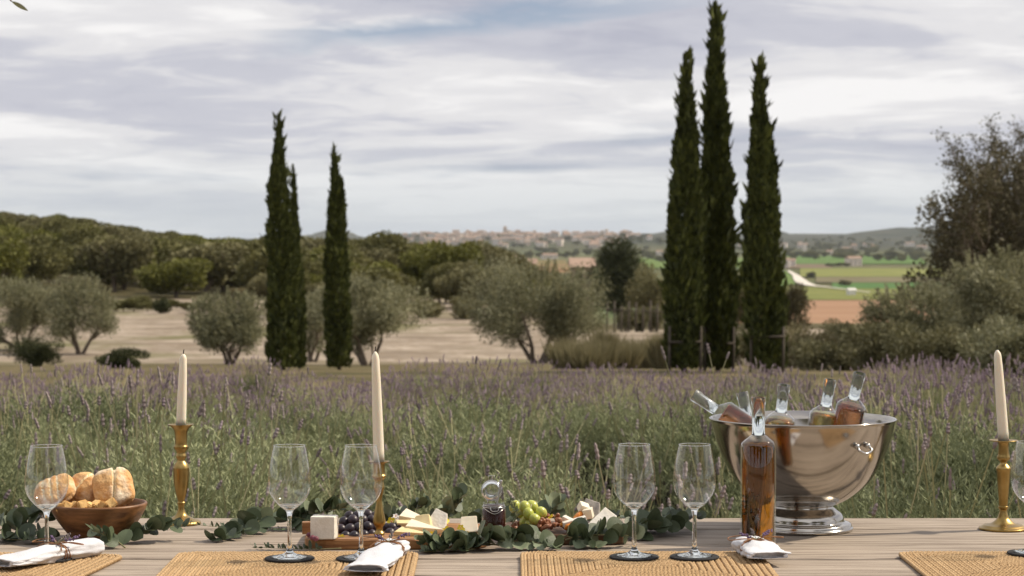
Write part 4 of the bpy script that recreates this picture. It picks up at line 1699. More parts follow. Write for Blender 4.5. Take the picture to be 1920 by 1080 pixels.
def candlestick(px, py, ppm, prof, cand, label, clabel, cl2):
    """prof: list of (half width px, row); cand: (row top, tip px, bottom half width px)"""
    D = (EYE - T) * F0 / (py - HOR)
    p = pt(px, py, D)
    k = D / F0
    pr = [(max(.0005, w * k), (py - r) * k) for (w, r) in prof]
    top = pr[0][1]
    pr = [(0, top - .004), (pr[0][0] * .42, top - .004), (pr[0][0] * .9, top - .0005)] + pr
    sm = []
    body = catmull([Vector((r, z, 0)) for r, z in pr[2:]], len(pr) * 6)
    body = [(max(.0005, q.x), q.y) for q in body]
    zmin = min(z for r, z in body)
    body = [(r, z - zmin) for r, z in body]
    full = [(0, top - .004 - zmin), (pr[0][0] * .0 + .0105, top - .004 - zmin)] + body + [(0, 0)]
    o = MB().lathe(full, 48).build('candlestick', m_brass, None, loc=(p.x, p.y, T + .0006))
    tag(o, label, 'candlestick', 'brass candlesticks')
    rt, tipx, hb = cand
    L = (py - rt) * k - top
    rb = hb * k
    lean = atan((tipx - px) / max(1, (py - rt - top / k)))
    c = empty('candle', (p.x, p.y, T + top - .0034 - zmin + .0012), 0, clabel, 'candle', 'ivory taper candles')
    c.rotation_euler = (0, lean, 0)
    cp = [(0, 0), (rb, 0), (rb * 1.0, L * .1), (rb * .95, L * .4), (rb * .82, L * .75), (rb * .70, L * .93), (rb * .55, L * .965), (rb * .25, L * .99), (0, L)]
    MB().lathe(cp, 32).build('wax', m_wax, c)
    MB().tube([(0, 0, L - .001), (.0004, 0, L + .006), (.0012, 0, L + .009)], [.0011, .001, .0008], 6).build('wick', m_wick, c)
    return o


candlestick(340, 984, 0, [(24, 797), (15.5, 804), (12, 812), (11.5, 833), (13.5, 838), (13, 842), (8.5, 849), (10.3, 857), (7.5, 864), (12, 871), (14.6, 877), (15, 882), (14, 905), (10.5, 925), (6.6, 940), (8, 944), (6.2, 949), (6.8, 958), (12, 968), (24, 974), (34, 978), (37, 982), (36.5, 984)],
            (661, 345, 9.2), 'brass candlestick with a flared cup beside the bread bowl', 'ivory taper candle beside the bread bowl', None)
candlestick(711, 1026, 0, [(20, 866), (17, 868), (11.5, 871), (11, 888), (13.5, 893), (13, 896), (8.5, 902), (9.5, 910), (10.5, 916), (8.5, 922), (6, 934), (5.6, 944), (9, 962), (11.8, 977), (11.2, 984), (7, 990), (6.6, 996), (10, 1001), (10.3, 1004), (9, 1006), (15, 1013), (20, 1020), (28, 1023), (29.5, 1026)],
            (656, 704, 10.2), 'short brass candlestick among the black grapes', 'ivory taper candle above the black grapes, the tallest one', None)
candlestick(1881, 994, 0, [(26.5, 826), (25, 828), (10.5, 830), (10.3, 850), (12, 858), (11.5, 862), (6.8, 867), (7.5, 871), (12, 876), (14, 880), (12.8, 886), (11.5, 905), (8.3, 946), (9.5, 951), (9.3, 954), (6.8, 958), (8.5, 966), (12, 974), (21, 982), (30, 985), (36, 986), (41, 989), (45, 991), (45, 994)],
            (653, 1868, 10.0), 'brass candlestick with a thin flat dish beside the placemat', 'ivory taper candle in the thin flat dished candlestick', None)

# ------------------------------------------------------------------ bread bowl
BB = ont(185, 1013)
bprof_o = [(0, .0), (.046, .0), (.050, .003), (.062, .016), (.079, .038), (.091, .058), (.0965, .0715)]
bprof_i = [(.0955, .0745), (.0905, .0738), (.086, .060), (.073, .038), (.055, .020), (.03, .012), (0, .010)]
bo = catmull([Vector((r, z, 0)) for r, z in bprof_o], 40)
bi = catmull([Vector((r, z, 0)) for r, z in bprof_i], 40)
o = MB().lathe([(max(0, q.x), q.y) for q in bo + bi], 64).build('wooden_bowl', m_bowlwood, None, loc=(BB.x, BB.y, T + .0006))
tag(o, 'round wooden bowl filled with bread rolls', 'bowl')


def loaf_mesh(sx, sy, sz, seed, crease=True, flat=.75):
    mb = MB().sphere((0, 0, 0), 1.0, 56, 36)
    for v in mb.v:
        # squarish roll
        x, y, z = v
        p = 2.6
        s = (abs(x) ** p + abs(y) ** p + abs(z) ** p) ** (-1 / p)
        x, y, z = x * s, y * s, z * s
        n1 = noise.noise(Vector((x * 1.6 + seed, y * 1.6, z * 1.6))) * .10 + noise.noise(Vector((x * 5, y * 5 + seed, z * 5))) * .015
        k = 1 + n1
        if crease:
            for off, dep, wd in ((0.05, .24, .05),) if crease is True else ((-.45, .08, .06), (-.1, .08, .06), (.25, .08, .06)):
                c = x - off - .18 * y
                if z > -.2:
                    k -= dep * math.exp(-(c / wd) ** 2) * smooth(-.2, .4, z)
        v[:] = (x * k * sx, y * k * sy, z * k * sz * (1 if z > 0 else flat))
    me = mb.mesh('loaf')
    if crease:
        me.materials.append(m_crust)
        me.materials.append(m_split)
        for p in me.polygons:
            x, y, z = p.center.x / sx, p.center.y / sy, p.center.z / sz
            wv = .05 * noise.noise(Vector((y * 4, seed, 0)))
            for off, wd in ((0.05, .075),) if crease is True else ((-.45, .045), (-.1, .045), (.25, .045)):
                if z > .25 and abs(x - off - .18 * y + wv) < wd: p.material_index = 1
    return me


def place(name, me, mat, loc, rot, label, cat, group=None, parent=None):
    o = link(name, me, mat, parent)
    o.location = loc
    o.rotation_euler = rot
    if label: tag(o, label, cat, group)
    return o


zb_ = T
BRG = 'bread rolls in the wooden bowl'
place('bread_roll', loaf_mesh(.041, .041, .028, 1), m_crust, pt(212, 917, 3.395), (R(66), R(-8), R(14)), 'large floury bread roll with a deep split, standing in the bowl', 'bread', BRG)
place('bread_roll', loaf_mesh(.036, .034, .027, 5), m_crust, pt(160, 918, 3.425), (R(50), R(10), R(-28)), 'golden round bread roll in the middle of the bowl', 'bread', BRG)
place('bread_roll', loaf_mesh(.042, .036, .020, 9, crease='slash'), m_crust, pt(103, 921, 3.40), (R(38), R(-24), R(12)), 'flat slashed bread roll seen through the wine glass', 'bread', BRG)
place('bread_roll', loaf_mesh(.034, .03, .022, 13), m_crust, pt(150, 945, 3.44), (R(10), R(5), R(40)), 'bread roll lying low at the back of the bowl', 'bread', BRG)
place('bread_roll', loaf_mesh(.036, .03, .022, 17), m_crust, pt(205, 950, 3.45), (R(5), R(-5), R(-20)), 'bread roll buried under the floury split roll', 'bread', BRG)
def crumb_cube(seed):
    rg = random.Random(seed)
    mb = MB().box(-.009, .009, -.009, .009, -.009, .009)
    for v in mb.v: v += Vector((rg.uniform(-1, 1), rg.uniform(-1, 1), rg.uniform(-1, 1))) * .003
    bm = bmesh.new()
    me = mb.mesh('bread_cube', False)
    bm.from_mesh(me)
    bmesh.ops.bevel(bm, geom=list(bm.edges), offset=.0022, segments=2, affect='EDGES')
    bm.to_mesh(me)
    bm.free()
    return me


cube_mes = [crumb_cube(i) for i in range(4)]
for i, (px, py) in enumerate(((115, 952), (126, 950), (140, 949), (155, 948), (168, 951), (182, 949), (196, 950), (208, 947), (134, 957), (160, 957))):
    place('bread_cube', cube_mes[i % 4], m_crumb, pt(px, py, 3.345 + .002 * (i % 3)), (rnd.uniform(0, 3), rnd.uniform(0, 3), rnd.uniform(0, 3)), 'small golden bread cube along the rim of the wooden bowl', 'bread', 'bread cubes in the bowl')

# ------------------------------------------------------------------ champagne bowl
CB = ont(1504, 993)
foot = [(0, .004), (.085, .004), (.100, .0), (.1035, .001), (.1045, .005), (.102, .008), (.101, .011), (.0985, .0145), (.090, .0165), (.086, .018), (.0845, .026), (.080, .034), (.071, .041), (.0655, .046), (.064, .050)]
outer = [(.064, .050), (.080, .0575), (.099, .068), (.121, .085), (.1405, .106), (.157, .1325), (.170, .160), (.180, .189), (.186, .212), (.1885, .226)]
rim = [(.1915, .2275), (.1922, .2293), (.1905, .2305), (.1875, .2295)]
inner = [(.1845, .212), (.178, .189), (.168, .160), (.155, .1335), (.138, .107), (.118, .087), (.09, .070), (.05, .060), (0, .057)]
ou = [(q.x, q.y) for q in catmull([Vector((r, z, 0)) for r, z in outer], 36)]
ft = [(q.x, q.y) for q in catmull([Vector((r, z, 0)) for r, z in foot[1:]], 56)]
champ = empty('champagne_bowl', (CB.x, CB.y, T + .0008), 0, 'polished steel footed champagne bowl full of bottles', 'wine cooler')
MB().lathe([(0, .004)] + ft, 96).build('foot', m_steel, champ)
MB().lathe([(.05, .0495)] + ou + rim + inner, 128).build('basin', m_steel, champ)
for an in (R(-57), R(123)):
    hb = MB()
    e = Vector((cos(an), sin(an), 0))
    tt = Vector((-sin(an), cos(an), 0))
    c0 = e * .179 + Vector((0, 0, .186))
    for s in (-1, 1):
        hb.sphere(c0 + tt * s * .014 + e * .004, (.006, .006, .006), 12, 8)
    hb.tube(catmull([c0 + tt * .014 + e * .006, c0 + tt * .016 + e * .014 - Vector((0, 0, .008)), c0 + e * .016 - Vector((0, 0, .014)), c0 - tt * .016 + e * .014 - Vector((0, 0, .008)), c0 - tt * .014 + e * .006], 20), .0028, 8)
    hb.build('handle', m_steel_dark, champ)

# ------------------------------------------------------------------ bottles


def bottle_meshes(Hb, rb, neck_r, sh_z, liq_z, lip=.0145):
    w = .0026
    outp = [(0, .004), (rb * .7, .0022), (rb - .004, 0), (rb - .001, .0015), (rb, .005), (rb, sh_z - .010), (rb - .0012, sh_z - .004), (rb - .005, sh_z + .001), (rb * .62, sh_z + .0065), (neck_r + .0035, sh_z + .0105), (neck_r + .0006, sh_z + .0125)]
    inp = [(neck_r - w, Hb), (neck_r - w, sh_z + .019), (neck_r - w + .002, sh_z + .011), (rb * .6, sh_z + .0035), (rb - w - .003, sh_z - .002), (rb - w, sh_z - .010), (rb - w, .010), (rb - w - .003, .0075), (0, .0085)]
    g = MB().lathe(outp, 48).mesh('glass')
    zs = sh_z + .0125
    ring = [(neck_r + .0004, zs), (neck_r, zs + .006), (neck_r, Hb - .016), (lip - .001, Hb - .0145), (lip, Hb - .012), (lip, Hb - .002), (lip - .0015, Hb), (neck_r - w, Hb), (neck_r - w, zs)]
    nk = MB().lathe(ring, 40, close=True).mesh('neck')
    q = w + .0004
    lp = [(0, .0090), (rb - q - .003, .0082), (rb - q, .0105), (rb - q, min(liq_z, sh_z - .010))]
    if liq_z > sh_z - .010:
        lp += [(rb - q - .004, sh_z - .0035)]
    lp += [(0, lp[-1][1])]
    l = MB().lathe(lp, 48).mesh('liquid')
    return g, l, nk


def stopper_mesh(Hb, r):
    return MB().lathe([(0, Hb - .022), (r * .86, Hb - .022), (r * .9, Hb + .0005), (r * 1.25, Hb + .001), (r * 1.28, Hb + .004), (r * 1.2, Hb + .0085), (0, Hb + .009)], 24).mesh('stopper')


g1, l1, n1_ = bottle_meshes(.292, .0345, .0128, .206, .205, .0142)
bp = ont(1421.5, 1026)
o = empty('bottle', (bp.x, bp.y, T + .0006), 0, 'clear bottle of amber liqueur with herbs standing in front of the steel bowl', 'bottle')
link('glass', g1, m_thinb, o)
link('neck', n1_, m_neck, o)
link('liquid', l1, m_amber, o)
hb = MB()
rgh = random.Random(3)
for i in range(7):
    a = rgh.uniform(0, 6.28)
    p0 = Vector((-.012 + rgh.uniform(-.01, .012), rgh.uniform(-.012, .012), .012))
    p1 = p0 + Vector((rgh.uniform(-.003, .014), rgh.uniform(-.008, .008), rgh.uniform(.03, .06)))
    p2 = p1 + Vector((rgh.uniform(-.008, .012), rgh.uniform(-.01, .01), rgh.uniform(.015, .05)))
    for q in (p1, p2):
        rr = sqrt(q.x ** 2 + q.y ** 2)
        if rr > .025:
            q.x *= .025 / rr; q.y *= .025 / rr
    hb.tube(catmull([p0, p1, p2], 8), [.0016] * 9, 5)
    for j in range(7):
        c = p1.lerp(p2, j / 6)
        d = Vector((rgh.gauss(0, 1), rgh.gauss(0, 1), rgh.gauss(0, 1))).normalized() * .008
        q = c + d
        rr = sqrt(q.x ** 2 + q.y ** 2)
        if rr > .027: continue
        hb.tube([c, c + d * .6, q], [.0006, .0024, .0003], 4)
hb.build('herb_sprig', m_herb, o)

g2, l2, n2_ = bottle_meshes(.262, .0315, .0118, .193, .190, .0130)
g2s = stopper_mesh(.262, .0086)
cap_me = MB().lathe([(.0121, .214), (.0121, .246), (.0134, .2485), (.0134, .262)], 32).mesh('capsule')
m_capsule = bpy.data.materials.new('clear capsule')
m_capsule.use_nodes = True
_N, _L = m_capsule.node_tree.nodes, m_capsule.node_tree.links
_p = _N['Principled BSDF']
_p.inputs['Base Color'].default_value = (.82, .85, .88, 1)
_p.inputs['Roughness'].default_value = .12
_t = _N.new('ShaderNodeBsdfTransparent')
_m = _N.new('ShaderNodeMixShader')
_nz = _N.new('ShaderNodeTexNoise')
_nz.inputs['Scale'].default_value = 90
_r = _N.new('ShaderNodeMapRange')
_r.inputs[1].default_value = .35
_r.inputs[2].default_value = .65
_r.inputs[3].default_value = .0
_r.inputs[4].default_value = .42
_L.new(_nz.outputs['Fac'], _r.inputs[0])
_L.new(_r.outputs[0], _m.inputs[0])
_L.new(_t.outputs[0], _m.inputs[1])
_L.new(_p.outputs[0], _m.inputs[2])
_L.new(_m.outputs[0], _N['Material Output'].inputs[0])
BTG = 'bottles standing in the champagne bowl'


def cooled_bottle(top, low, D, tiltin, mat, label, liq=None):
    a = pt(*top, D)
    b = pt(*low, D + tiltin)
    ax = (a - b).normalized()
    q = Vector((0, 0, 1)).rotation_difference(ax)
    base = a - ax * .262
    o = empty('chilled_bottle', base, 0, label, 'bottle', BTG)
    o.rotation_mode = 'QUATERNION'
    o.rotation_quaternion = q
    link('glass', g2, m_thinb, o)
    link('neck', n2_, m_neck, o)
    link('capsule', cap_me, m_capsule, o)
    lm = l2.copy()
    lm.materials.clear()
    link('liquid', lm, mat, o)
    return o


cooled_bottle((1612, 700), (1600, 748), 3.53, .012, m_rose, 'pink wine bottle standing tallest in the steel bowl')
cooled_bottle((1557, 712), (1548, 764), 3.56, .006, m_gold, 'pale wine bottle beside the tallest pink bottle')
cooled_bottle((1470, 722), (1465, 768), 3.50, .008, m_gold, 'pale wine bottle right behind the amber bottle neck')
cooled_bottle((1391, 736), (1399, 772), 3.61, -.006, m_rose, 'pink wine bottle mostly hidden behind the amber bottle neck')
cooled_bottle((1300, 740), (1348, 772), 3.54, -.004, m_rose, 'pink wine bottle leaning far out over the bowl rim')

# ------------------------------------------------------------------ napkins


def napkin_mesh(L, w, h, tie, seed):
    mb = MB()
    nu, nv = 60, 44

    def ring(u, inner=False):
        x = (u - .0) * L
        pinch = 1 - .20 * math.exp(-((u - tie) / .07) ** 2)
        flare = 1 + .22 * smooth(tie, 1.0, u) + .02 * sin(u * 14)
        end = sqrt(max(0, 1 - (1 - min(1, u / .10)) ** 2)) if u < .10 else 1
        ww = w / 2 * pinch * flare * (.35 + .65 * end)
        hh = h / 2 * (pinch * .95 + .05) * (.25 + .75 * end) * (1 - .60 * smooth(tie + .08, 1, u))
        out = []
        for j in range(nv):
            a = 2 * pi * j / nv
            ca, sa = cos(a), sin(a)
            p = 2.4
            s = (abs(ca) ** p + abs(sa) ** p) ** (-1 / p)
            yy, zz = ca * s * ww, sa * s * hh
            n1 = noise.noise(Vector((u * 4 + seed, ca * 1.5, sa * 1.5)))
            fold = .0022 * sin(a * 7 + 3 * n1 + seed) * math.exp(-((u - tie) / .22) ** 2) + .0022 * n1 + .0012 * noise.noise(Vector((u * 13, ca * 4 + seed, sa * 4)))
            k = 1 + fold / max(.004, hh) * .9
            if inner: k *= .80
            zb = zz * k
            if not inner and zb < -hh * .78: zb = -hh * .78
            out.append(Vector((x, yy * k, zb)))
        return out
    rings = [ring(i / nu) for i in range(nu + 1)]
    rings += [ring(1.0 - .02 * i, True) for i in range(0, 5)]
    for rr in rings: mb.v += rr
    for i in range(len(rings) - 1):
        for j in range(nv):
            j2 = (j + 1) % nv
            mb.f.append((i * nv + j, i * nv + j2, (i + 1) * nv + j2, (i + 1) * nv + j))
    mb.f.append(tuple(range(nv - 1, -1, -1)))
    mb.f.append(tuple((len(rings) - 1) * nv + j for j in range(nv)))
    zmin = min(v.z for v in mb.v)
    for v in mb.v: v.z -= zmin
    return mb.mesh('napkin'), -zmin


def sprig_small(mb_s, mb_f, p, d, L, rg):
    q = p + d * L
    mb_s.tube([p, p.lerp(q, .5) + Vector((0, 0, .002)), q], [.0007, .0006, .0005], 4)
    n = 22
    for i in range(n):
        t = .45 + .6 * i / n
        c = p + d * L * t
        v = Vector((rg.gauss(0, 1), rg.gauss(0, 1), rg.gauss(0, 1) + .3)).normalized()
        mb_f.sphere(c + v * .0026, (.0017, .0017, .0021), 6, 4)


def napkin(far, near, seed, label, w=.078, h=.034, tie=.42, L=.20, bow=None):
    """far, near: photo points of the roll's two ends on the mat"""
    a = ont(*far, MAT_TOP)
    b = ont(*near, MAT_TOP)
    d = (b - a)
    rz = atan2(d.y, d.x)
    me, zc = napkin_mesh(L, w, h, tie, seed)
    o = link('napkin', me, m_linen, None, (a.x, a.y, T + MAT_TOP + .0004))
    o.rotation_euler = (0, 0, rz)
    tag(o, label, 'napkin', 'rolled linen napkins')
    rg = random.Random(seed)
    # cord wound round the tie point
    mb = MB()
    wx = w / 2 * .80 * 1.02 + .0022
    hz = h / 2 * .80 + .0022
    for q in range(3):
        x = L * tie + (q - 1) * .0045
        ring = []
        for j in range(33):
            an = 2 * pi * j / 32
            ca, sa = cos(an), sin(an)
            p = 2.4
            s = (abs(ca) ** p + abs(sa) ** p) ** (-1 / p)
            z = max(zc + sa * s * hz, .0012)
            ring.append(Vector((x + .003 * sin(an * 2 + q), ca * s * wx, z)))
        mb.tube(ring, .0011, 6, caps=False)
    top = Vector((L * tie, 0, zc + hz + .001))
    for s in (-1, 1):
        lp = catmull([top, top + Vector((s * .010, s * .022, .006)), top + Vector((s * .006, s * .050, .004)), top + Vector((-s * .012, s * .052, .001)), top + Vector((-s * .010, s * .025, .003)), top], 24)
        mb.tube(lp, .0010, 6)
        tl = catmull([top, top + Vector((.014, s * .02, .001)), top + Vector((.026, s * .034, -.008))], 10)
        mb.tube(tl, .0010, 6)
    mb.build('cord', m_twine, o)
    for i in range(3):
        ms, mf = MB(), MB()
        ang = (-.9, .0, .8)[i]
        dd = Vector((-cos(ang) * .7, sin(ang), .25)).normalized()
        sprig_small(ms, mf, top + Vector((.004, 0, .001)), dd, .030 + .006 * i, rg)
        sp = ms.build('lavender_sprig', m_eucstem, o)
        mf.build('florets', m_lavflower if i != 1 else m_lavdry, sp)
    return o


napkin((1400, 1033), (1478, 1074), 1, 'rolled white napkin tied with cord and lavender in front of the amber bottle', w=.064, L=.16, tie=.40)
napkin((742, 1036), (690, 1078), 2, 'rolled white napkin tied with cord and lavender by the short candlestick', w=.062, L=.30, tie=.24)
napkin((184, 1037), (20, 1066), 3, 'rolled white napkin tied with cord and lavender below the bread bowl', w=.058, L=.26, tie=.42)

# ------------------------------------------------------------------ serving boards and food


def board(x0, x1, d0, d1, th, mat, label, rz=0.):
    d0, d1 = d0 * KF, d1 * KF
    mb = MB()
    w, d = (x1 - x0) / 2, (d1 - d0) / 2
    n = 48
    outl = []
    for i in range(n):
        a = 2 * pi * i / n
        p = 7
        s = (abs(cos(a)) ** p + abs(sin(a)) ** p) ** (-1 / p)
        outl.append((cos(a) * s * w, sin(a) * s * d))
    lv = [(.985, 0), (1.0, .003), (1.0, th - .003), (.985, th)]
    for (k, z) in lv:
        for (x, y) in outl: mb.v.append(Vector((x * k, y * k, z)))
    for j in range(3):
        for i in range(n):
            i2 = (i + 1) % n
            mb.f.append((j * n + i, j * n + i2, (j + 1) * n + i2, (j + 1) * n + i))
    mb.f.append(tuple(3 * n + i for i in range(n)))
    mb.f.append(tuple(reversed(range(n))))
    o = mb.build('serving_board', mat, None, False, loc=((x0 + x1) / 2, (d0 + d1) / 2, T + .0006))
    o.rotation_euler = (0, 0, rz)
    tag(o, label, 'serving board')
    return o


BT = .020     # board thickness
board(pt(567, 1030, 3.3).x, pt(915, 1030, 3.3).x, 3.285, 3.47, BT, m_board, 'wooden serving board carrying the cheeses and black grapes', R(1.0))
board(pt(945, 1020, 3.34).x, pt(1180, 1020, 3.34).x, 3.335, 3.50, BT, m_board2, 'dark serving board carrying the nuts, green grapes and pale cheese wedge', R(-1.0))
BZ = T + BT + .0012


def prism(poly, h, mat, loc, rot, label, cat='cheese', name='cheese_wedge', bev=.0015, side=None, group=None):
    """poly in local xy, extruded upward by h, softened"""
    bm = bmesh.new()
    vs = [bm.verts.new((x, y, 0)) for x, y in poly]
    f = bm.faces.new(vs)
    r = bmesh.ops.extrude_face_region(bm, geom=[f])
    up = [e for e in r['geom'] if isinstance(e, bmesh.types.BMVert)]
    bmesh.ops.translate(bm, verts=up, vec=(0, 0, h))
    bmesh.ops.recalc_face_normals(bm, faces=bm.faces)
    bmesh.ops.bevel(bm, geom=list(bm.edges), offset=bev, segments=2, affect='EDGES', profile=.6)
    bmesh.ops.subdivide_edges(bm, edges=[e for e in bm.edges if e.calc_length() > .012], cuts=3, use_grid_fill=True)
    for v in bm.verts:
        v.co += v.normal * (.0007 * noise.noise(v.co * 90 + Vector((h * 90, 0, 0))))
    me = bpy.data.meshes.new(name)
    bm.to_mesh(me)
    bm.free()
    o = place(name, me, mat, loc, rot, label, cat, group)
    if side:
        me.materials.append(side)
        for p in me.polygons:
            if p.center.z < h * .12 or (p.normal.z < -.5): p.material_index = 1
    return o


def bz(px, py, dz=0.0):
    return onz(px, py, BZ + dz)


# white cheese cube
c = bz(607, 1011)
prism([(-.026, -.0), (.020, -.008), (.030, .022), (-.018, .034)], .044, m_brie, c, (0, 0, R(8)), 'thick upright block of white rind cheese on the wooden board', name='cheese_block', bev=.003)
c = bz(578, 1001)
prism([(-.012, -.008), (.012, -.008), (.012, .008), (-.012, .008)], .024, m_apricot if False else m_board, c, (0, 0, R(5)), 'small orange brown block behind the white cheese block', 'block', 'quince_block')
for i, (px, py) in enumerate(((586, 1008), (580, 1003), (592, 1010))):
    place('dried_berry', MB().sphere((0, 0, 0), (.006, .006, .005), 12, 8).mesh('dried_berry'), m_purple_rind, bz(px, py, .0048), (0, 0, i), 'dark red dried berry at the corner of the wooden board', 'berry', 'dried berries')

grape_b = MB().sphere((0, 0, 0), (.0105, .0105, .0115), 20, 14).mesh('grape')
grape_g = MB().sphere((0, 0, 0), (.0112, .0112, .0135), 20, 14).mesh('grape')


def bunch(pts, me, mat, label, root, cat='grapes'):
    o = empty('grape_bunch', root, 0, label, cat)
    mb = MB()
    mid = sum((Vector(p) for p in pts), Vector()) / len(pts) - Vector(root)
    for p in pts:
        q = Vector(p) - Vector(root)
        g = link('grape', me, mat, o, q)
        g.rotation_euler = (rnd.uniform(-.9, .9), rnd.uniform(-.9, .9), rnd.uniform(0, 6))
        mb.tube([mid, q], [.0013, .001], 5)
    mb.tube([mid, mid + Vector((.004, .012, .02))], [.0016, .0016], 5)
    mb.build('stalk', m_eucstem, o)
    return o


pts = []
for (px, py, D) in ((648, 1006, 3.335), (664, 1006, 3.325), (682, 1004, 3.34), (697, 1003, 3.35), (640, 993, 3.355), (656, 992, 3.345), (672, 990, 3.35), (690, 988, 3.355), (703, 990, 3.37),
                    (645, 979, 3.375), (662, 975, 3.37), (680, 975, 3.375), (697, 975, 3.385), (655, 968, 3.40), (690, 965, 3.40), (705, 968, 3.40), (670, 968, 3.40), (665, 1000, 3.36), (690, 998, 3.375)):
    pts.append(pt(px, py, D))
bunch(pts, grape_b, m_grape_b, 'bunch of black grapes beside the white cheese block', bz(670, 1008))
bunch([pt(731, 1000, 3.36), pt(744, 999, 3.365), pt(736, 990, 3.375), pt(747, 988, 3.38), pt(727, 990, 3.385)], grape_b, m_grape_b, 'few black grapes between the short candlestick and the cheese slices', bz(736, 1004))
pts = [pt(px, py, D) for (px, py, D) in ((965, 950, 3.41), (984, 951, 3.385), (998, 949, 3.405), (1015, 961, 3.385), (991, 964, 3.375), (1003, 974, 3.365), (978, 962, 3.40), (996, 984, 3.375), (1010, 985, 3.39), (985, 978, 3.39))]
bunch(pts, grape_g, m_grape_g, 'bunch of green grapes beside the jam jar', bz(996, 996))


def flower(p, r, mat, label, group, tilt, name='flower', n=5):
    o = empty(name, p, rnd.uniform(0, 6), label, 'flower', group)
    for i in range(n):
        mb = MB()
        a = 2 * pi * i / n
        e = Vector((cos(a), sin(a), 0)); t = Vector((-sin(a), cos(a), 0)); u = Vector((0, 0, 1))
        mb.v += [e * r * .1, e * r * .55 + t * r * .42 + u * r * .30, e * r * 1.0 + t * r * .25 + u * r * .28, e * r * 1.0 - t * r * .25 + u * r * .28, e * r * .55 - t * r * .42 + u * r * .30, e * r * .6 + u * r * .18]
        mb.f += [(0, 1, 5), (1, 2, 5), (2, 3, 5), (3, 4, 5), (4, 0, 5)]
        mb.build('petal', mat, o)
    MB().sphere((0, 0, r * .12), r * .2, 8, 6).build('centre', m_apricot, o)
    o.rotation_euler = tilt
    return o


FG = 'yellow flowers scattered on the boards'
FL = 'yellow edible flower lying among the cheeses'
for (px, py, D, r) in ((640, 1009, 3.31, .008), (734, 978, 3.385, .009), (750, 998, 3.335, .010), (756, 1002, 3.33, .009), (838, 996, 3.345, .010), (835, 975, 3.39, .009), (868, 996, 3.34, .007), (864, 990, 3.35, .007), (875, 1001, 3.335, .006), (812, 1003, 3.33, .008)):
    flower(pt(px, py, D), r, m_yellow, FL, FG, (R(55 + rnd.uniform(-25, 25)), R(rnd.uniform(-25, 25)), rnd.uniform(-1, 1)), 'yellow_flower')
for (px, py, D, r) in ((1082, 985, 3.355, .009), (1090, 978, 3.36, .009), (1077, 991, 3.35, .007), (1033, 970, 3.39, .007)):
    flower(pt(px, py, D), r, m_yellow, 'yellow edible flower beside the orange apricots', 'yellow flowers beside the apricots', (R(55 + rnd.uniform(-25, 25)), R(rnd.uniform(-25, 25)), rnd.uniform(-1, 1)), 'yellow_flower')
for (px, py) in ((742, 968), (750, 971), (764, 972), (773, 972), (738, 974)):
    flower(pt(px, py, 3.41), .006, m_white_petal, 'tiny white flower behind the cheese slices', 'tiny white flowers', (R(40), 0, 0), 'white_flower')

# cheeses
TRI = [(-.036, -.012), (.040, -.002), (-.030, .020)]
prism(TRI, .011, m_cheese2, pt(795, 995, 3.345), (R(22), R(8), R(-6)), 'thin triangular slice of cream cheese lying across the board')
prism(TRI, .012, m_cheese, pt(775, 1007, 3.325), (R(12), R(4), R(-14)), 'thin yellow cheese slice beside the placemat corner')
prism([(-.022, -.004), (.022, -.010), (.012, .020), (-.016, .018)], .014, m_cheese, pt(795, 987, 3.375), (R(48), R(-6), R(-20)), 'yellow cheese piece leaning on the wine rinded wedge')
prism([(-.020, -.016), (.022, -.016), (.016, .020), (-.010, .026)], .015, m_brie, pt(820, 982, 3.385), (R(55), R(12), R(-12)), 'pale cheese wedge with a dark wine red rind', side=m_purple_rind)
prism([(-.020, -.016), (.018, -.016), (.017, .020), (-.014, .020)], .012, m_cheese2, pt(879, 990, 3.37), (R(52), R(-3), R(4)), 'square slab of tan cheese beside the jam jar')
prism([(-.018, -.006), (.018, -.008), (.016, .010), (-.018, .012)], .010, m_cheese, pt(760, 987, 3.38), (R(15), 0, R(10)), 'small yellow cheese chunk among the flowers')
prism(TRI, .011, m_cheese2, pt(782, 978, 3.40), (R(25), R(14), R(-8)), 'thin pale cheese sliver behind the yellow cheese')
# brie wedge on the dark board
prism([(-.040, -.018), (.030, -.030), (.040, -.004), (.026, .030)], .022, m_brie, pt(1122, 990, 3.365), (R(34), R(-16), R(6)), 'large pale cheese wedge leaning on the dark board', side=m_rind, bev=.002)
prism([(-.024, -.006), (.024, -.006), (.024, .006), (-.024, .006)], .011, m_brie, pt(1078, 983, 3.355), (R(10), R(-14), R(12)), 'white cheese stick lying over the apricots', name='cheese_stick')
prism([(-.014, -.006), (.014, -.006), (.014, .006), (-.014, .006)], .010, m_brie, pt(1066, 980, 3.365), (R(10), R(20), R(-30)), 'short white cheese stick beside the nuts', name='cheese_stick')
prism([(-.010, -.010), (.010, -.010), (.010, .010), (-.010, .010)], .016, m_cheese2, pt(1091, 958, 3.39), (R(25), R(18), R(20)), 'white cheese cube on top of the apricots', name='cheese_cube')
prism([(-.008, -.008), (.010, -.008), (.010, .010), (-.008, .010)], .020, m_cheese2, pt(1104, 972, 3.38), (R(10), R(-10), R(-15)), 'cream cheese cube beside the leaning wedge', name='cheese_cube')
prism([(-.020, -.010), (.024, -.010), (.018, .022), (-.012, .026)], .012, m_marble, pt(1105, 962, 3.41), (R(62), R(8), R(-18)), 'grey ash rinded cheese slice standing at the back')
apr = loaf_mesh(.013, .011, .006, 51, crease=False)
for (px, py, D) in ((1070, 990, 3.35), (1084, 968, 3.38), (1060, 984, 3.36), (1090, 992, 3.36)):
    place('dried_apricot', apr, m_apricot, pt(px, py, D), (rnd.uniform(-.5, .8), rnd.uniform(-.5, .5), rnd.uniform(0, 6)), 'orange dried apricot under the white cheese sticks', 'apricot', 'dried apricots')
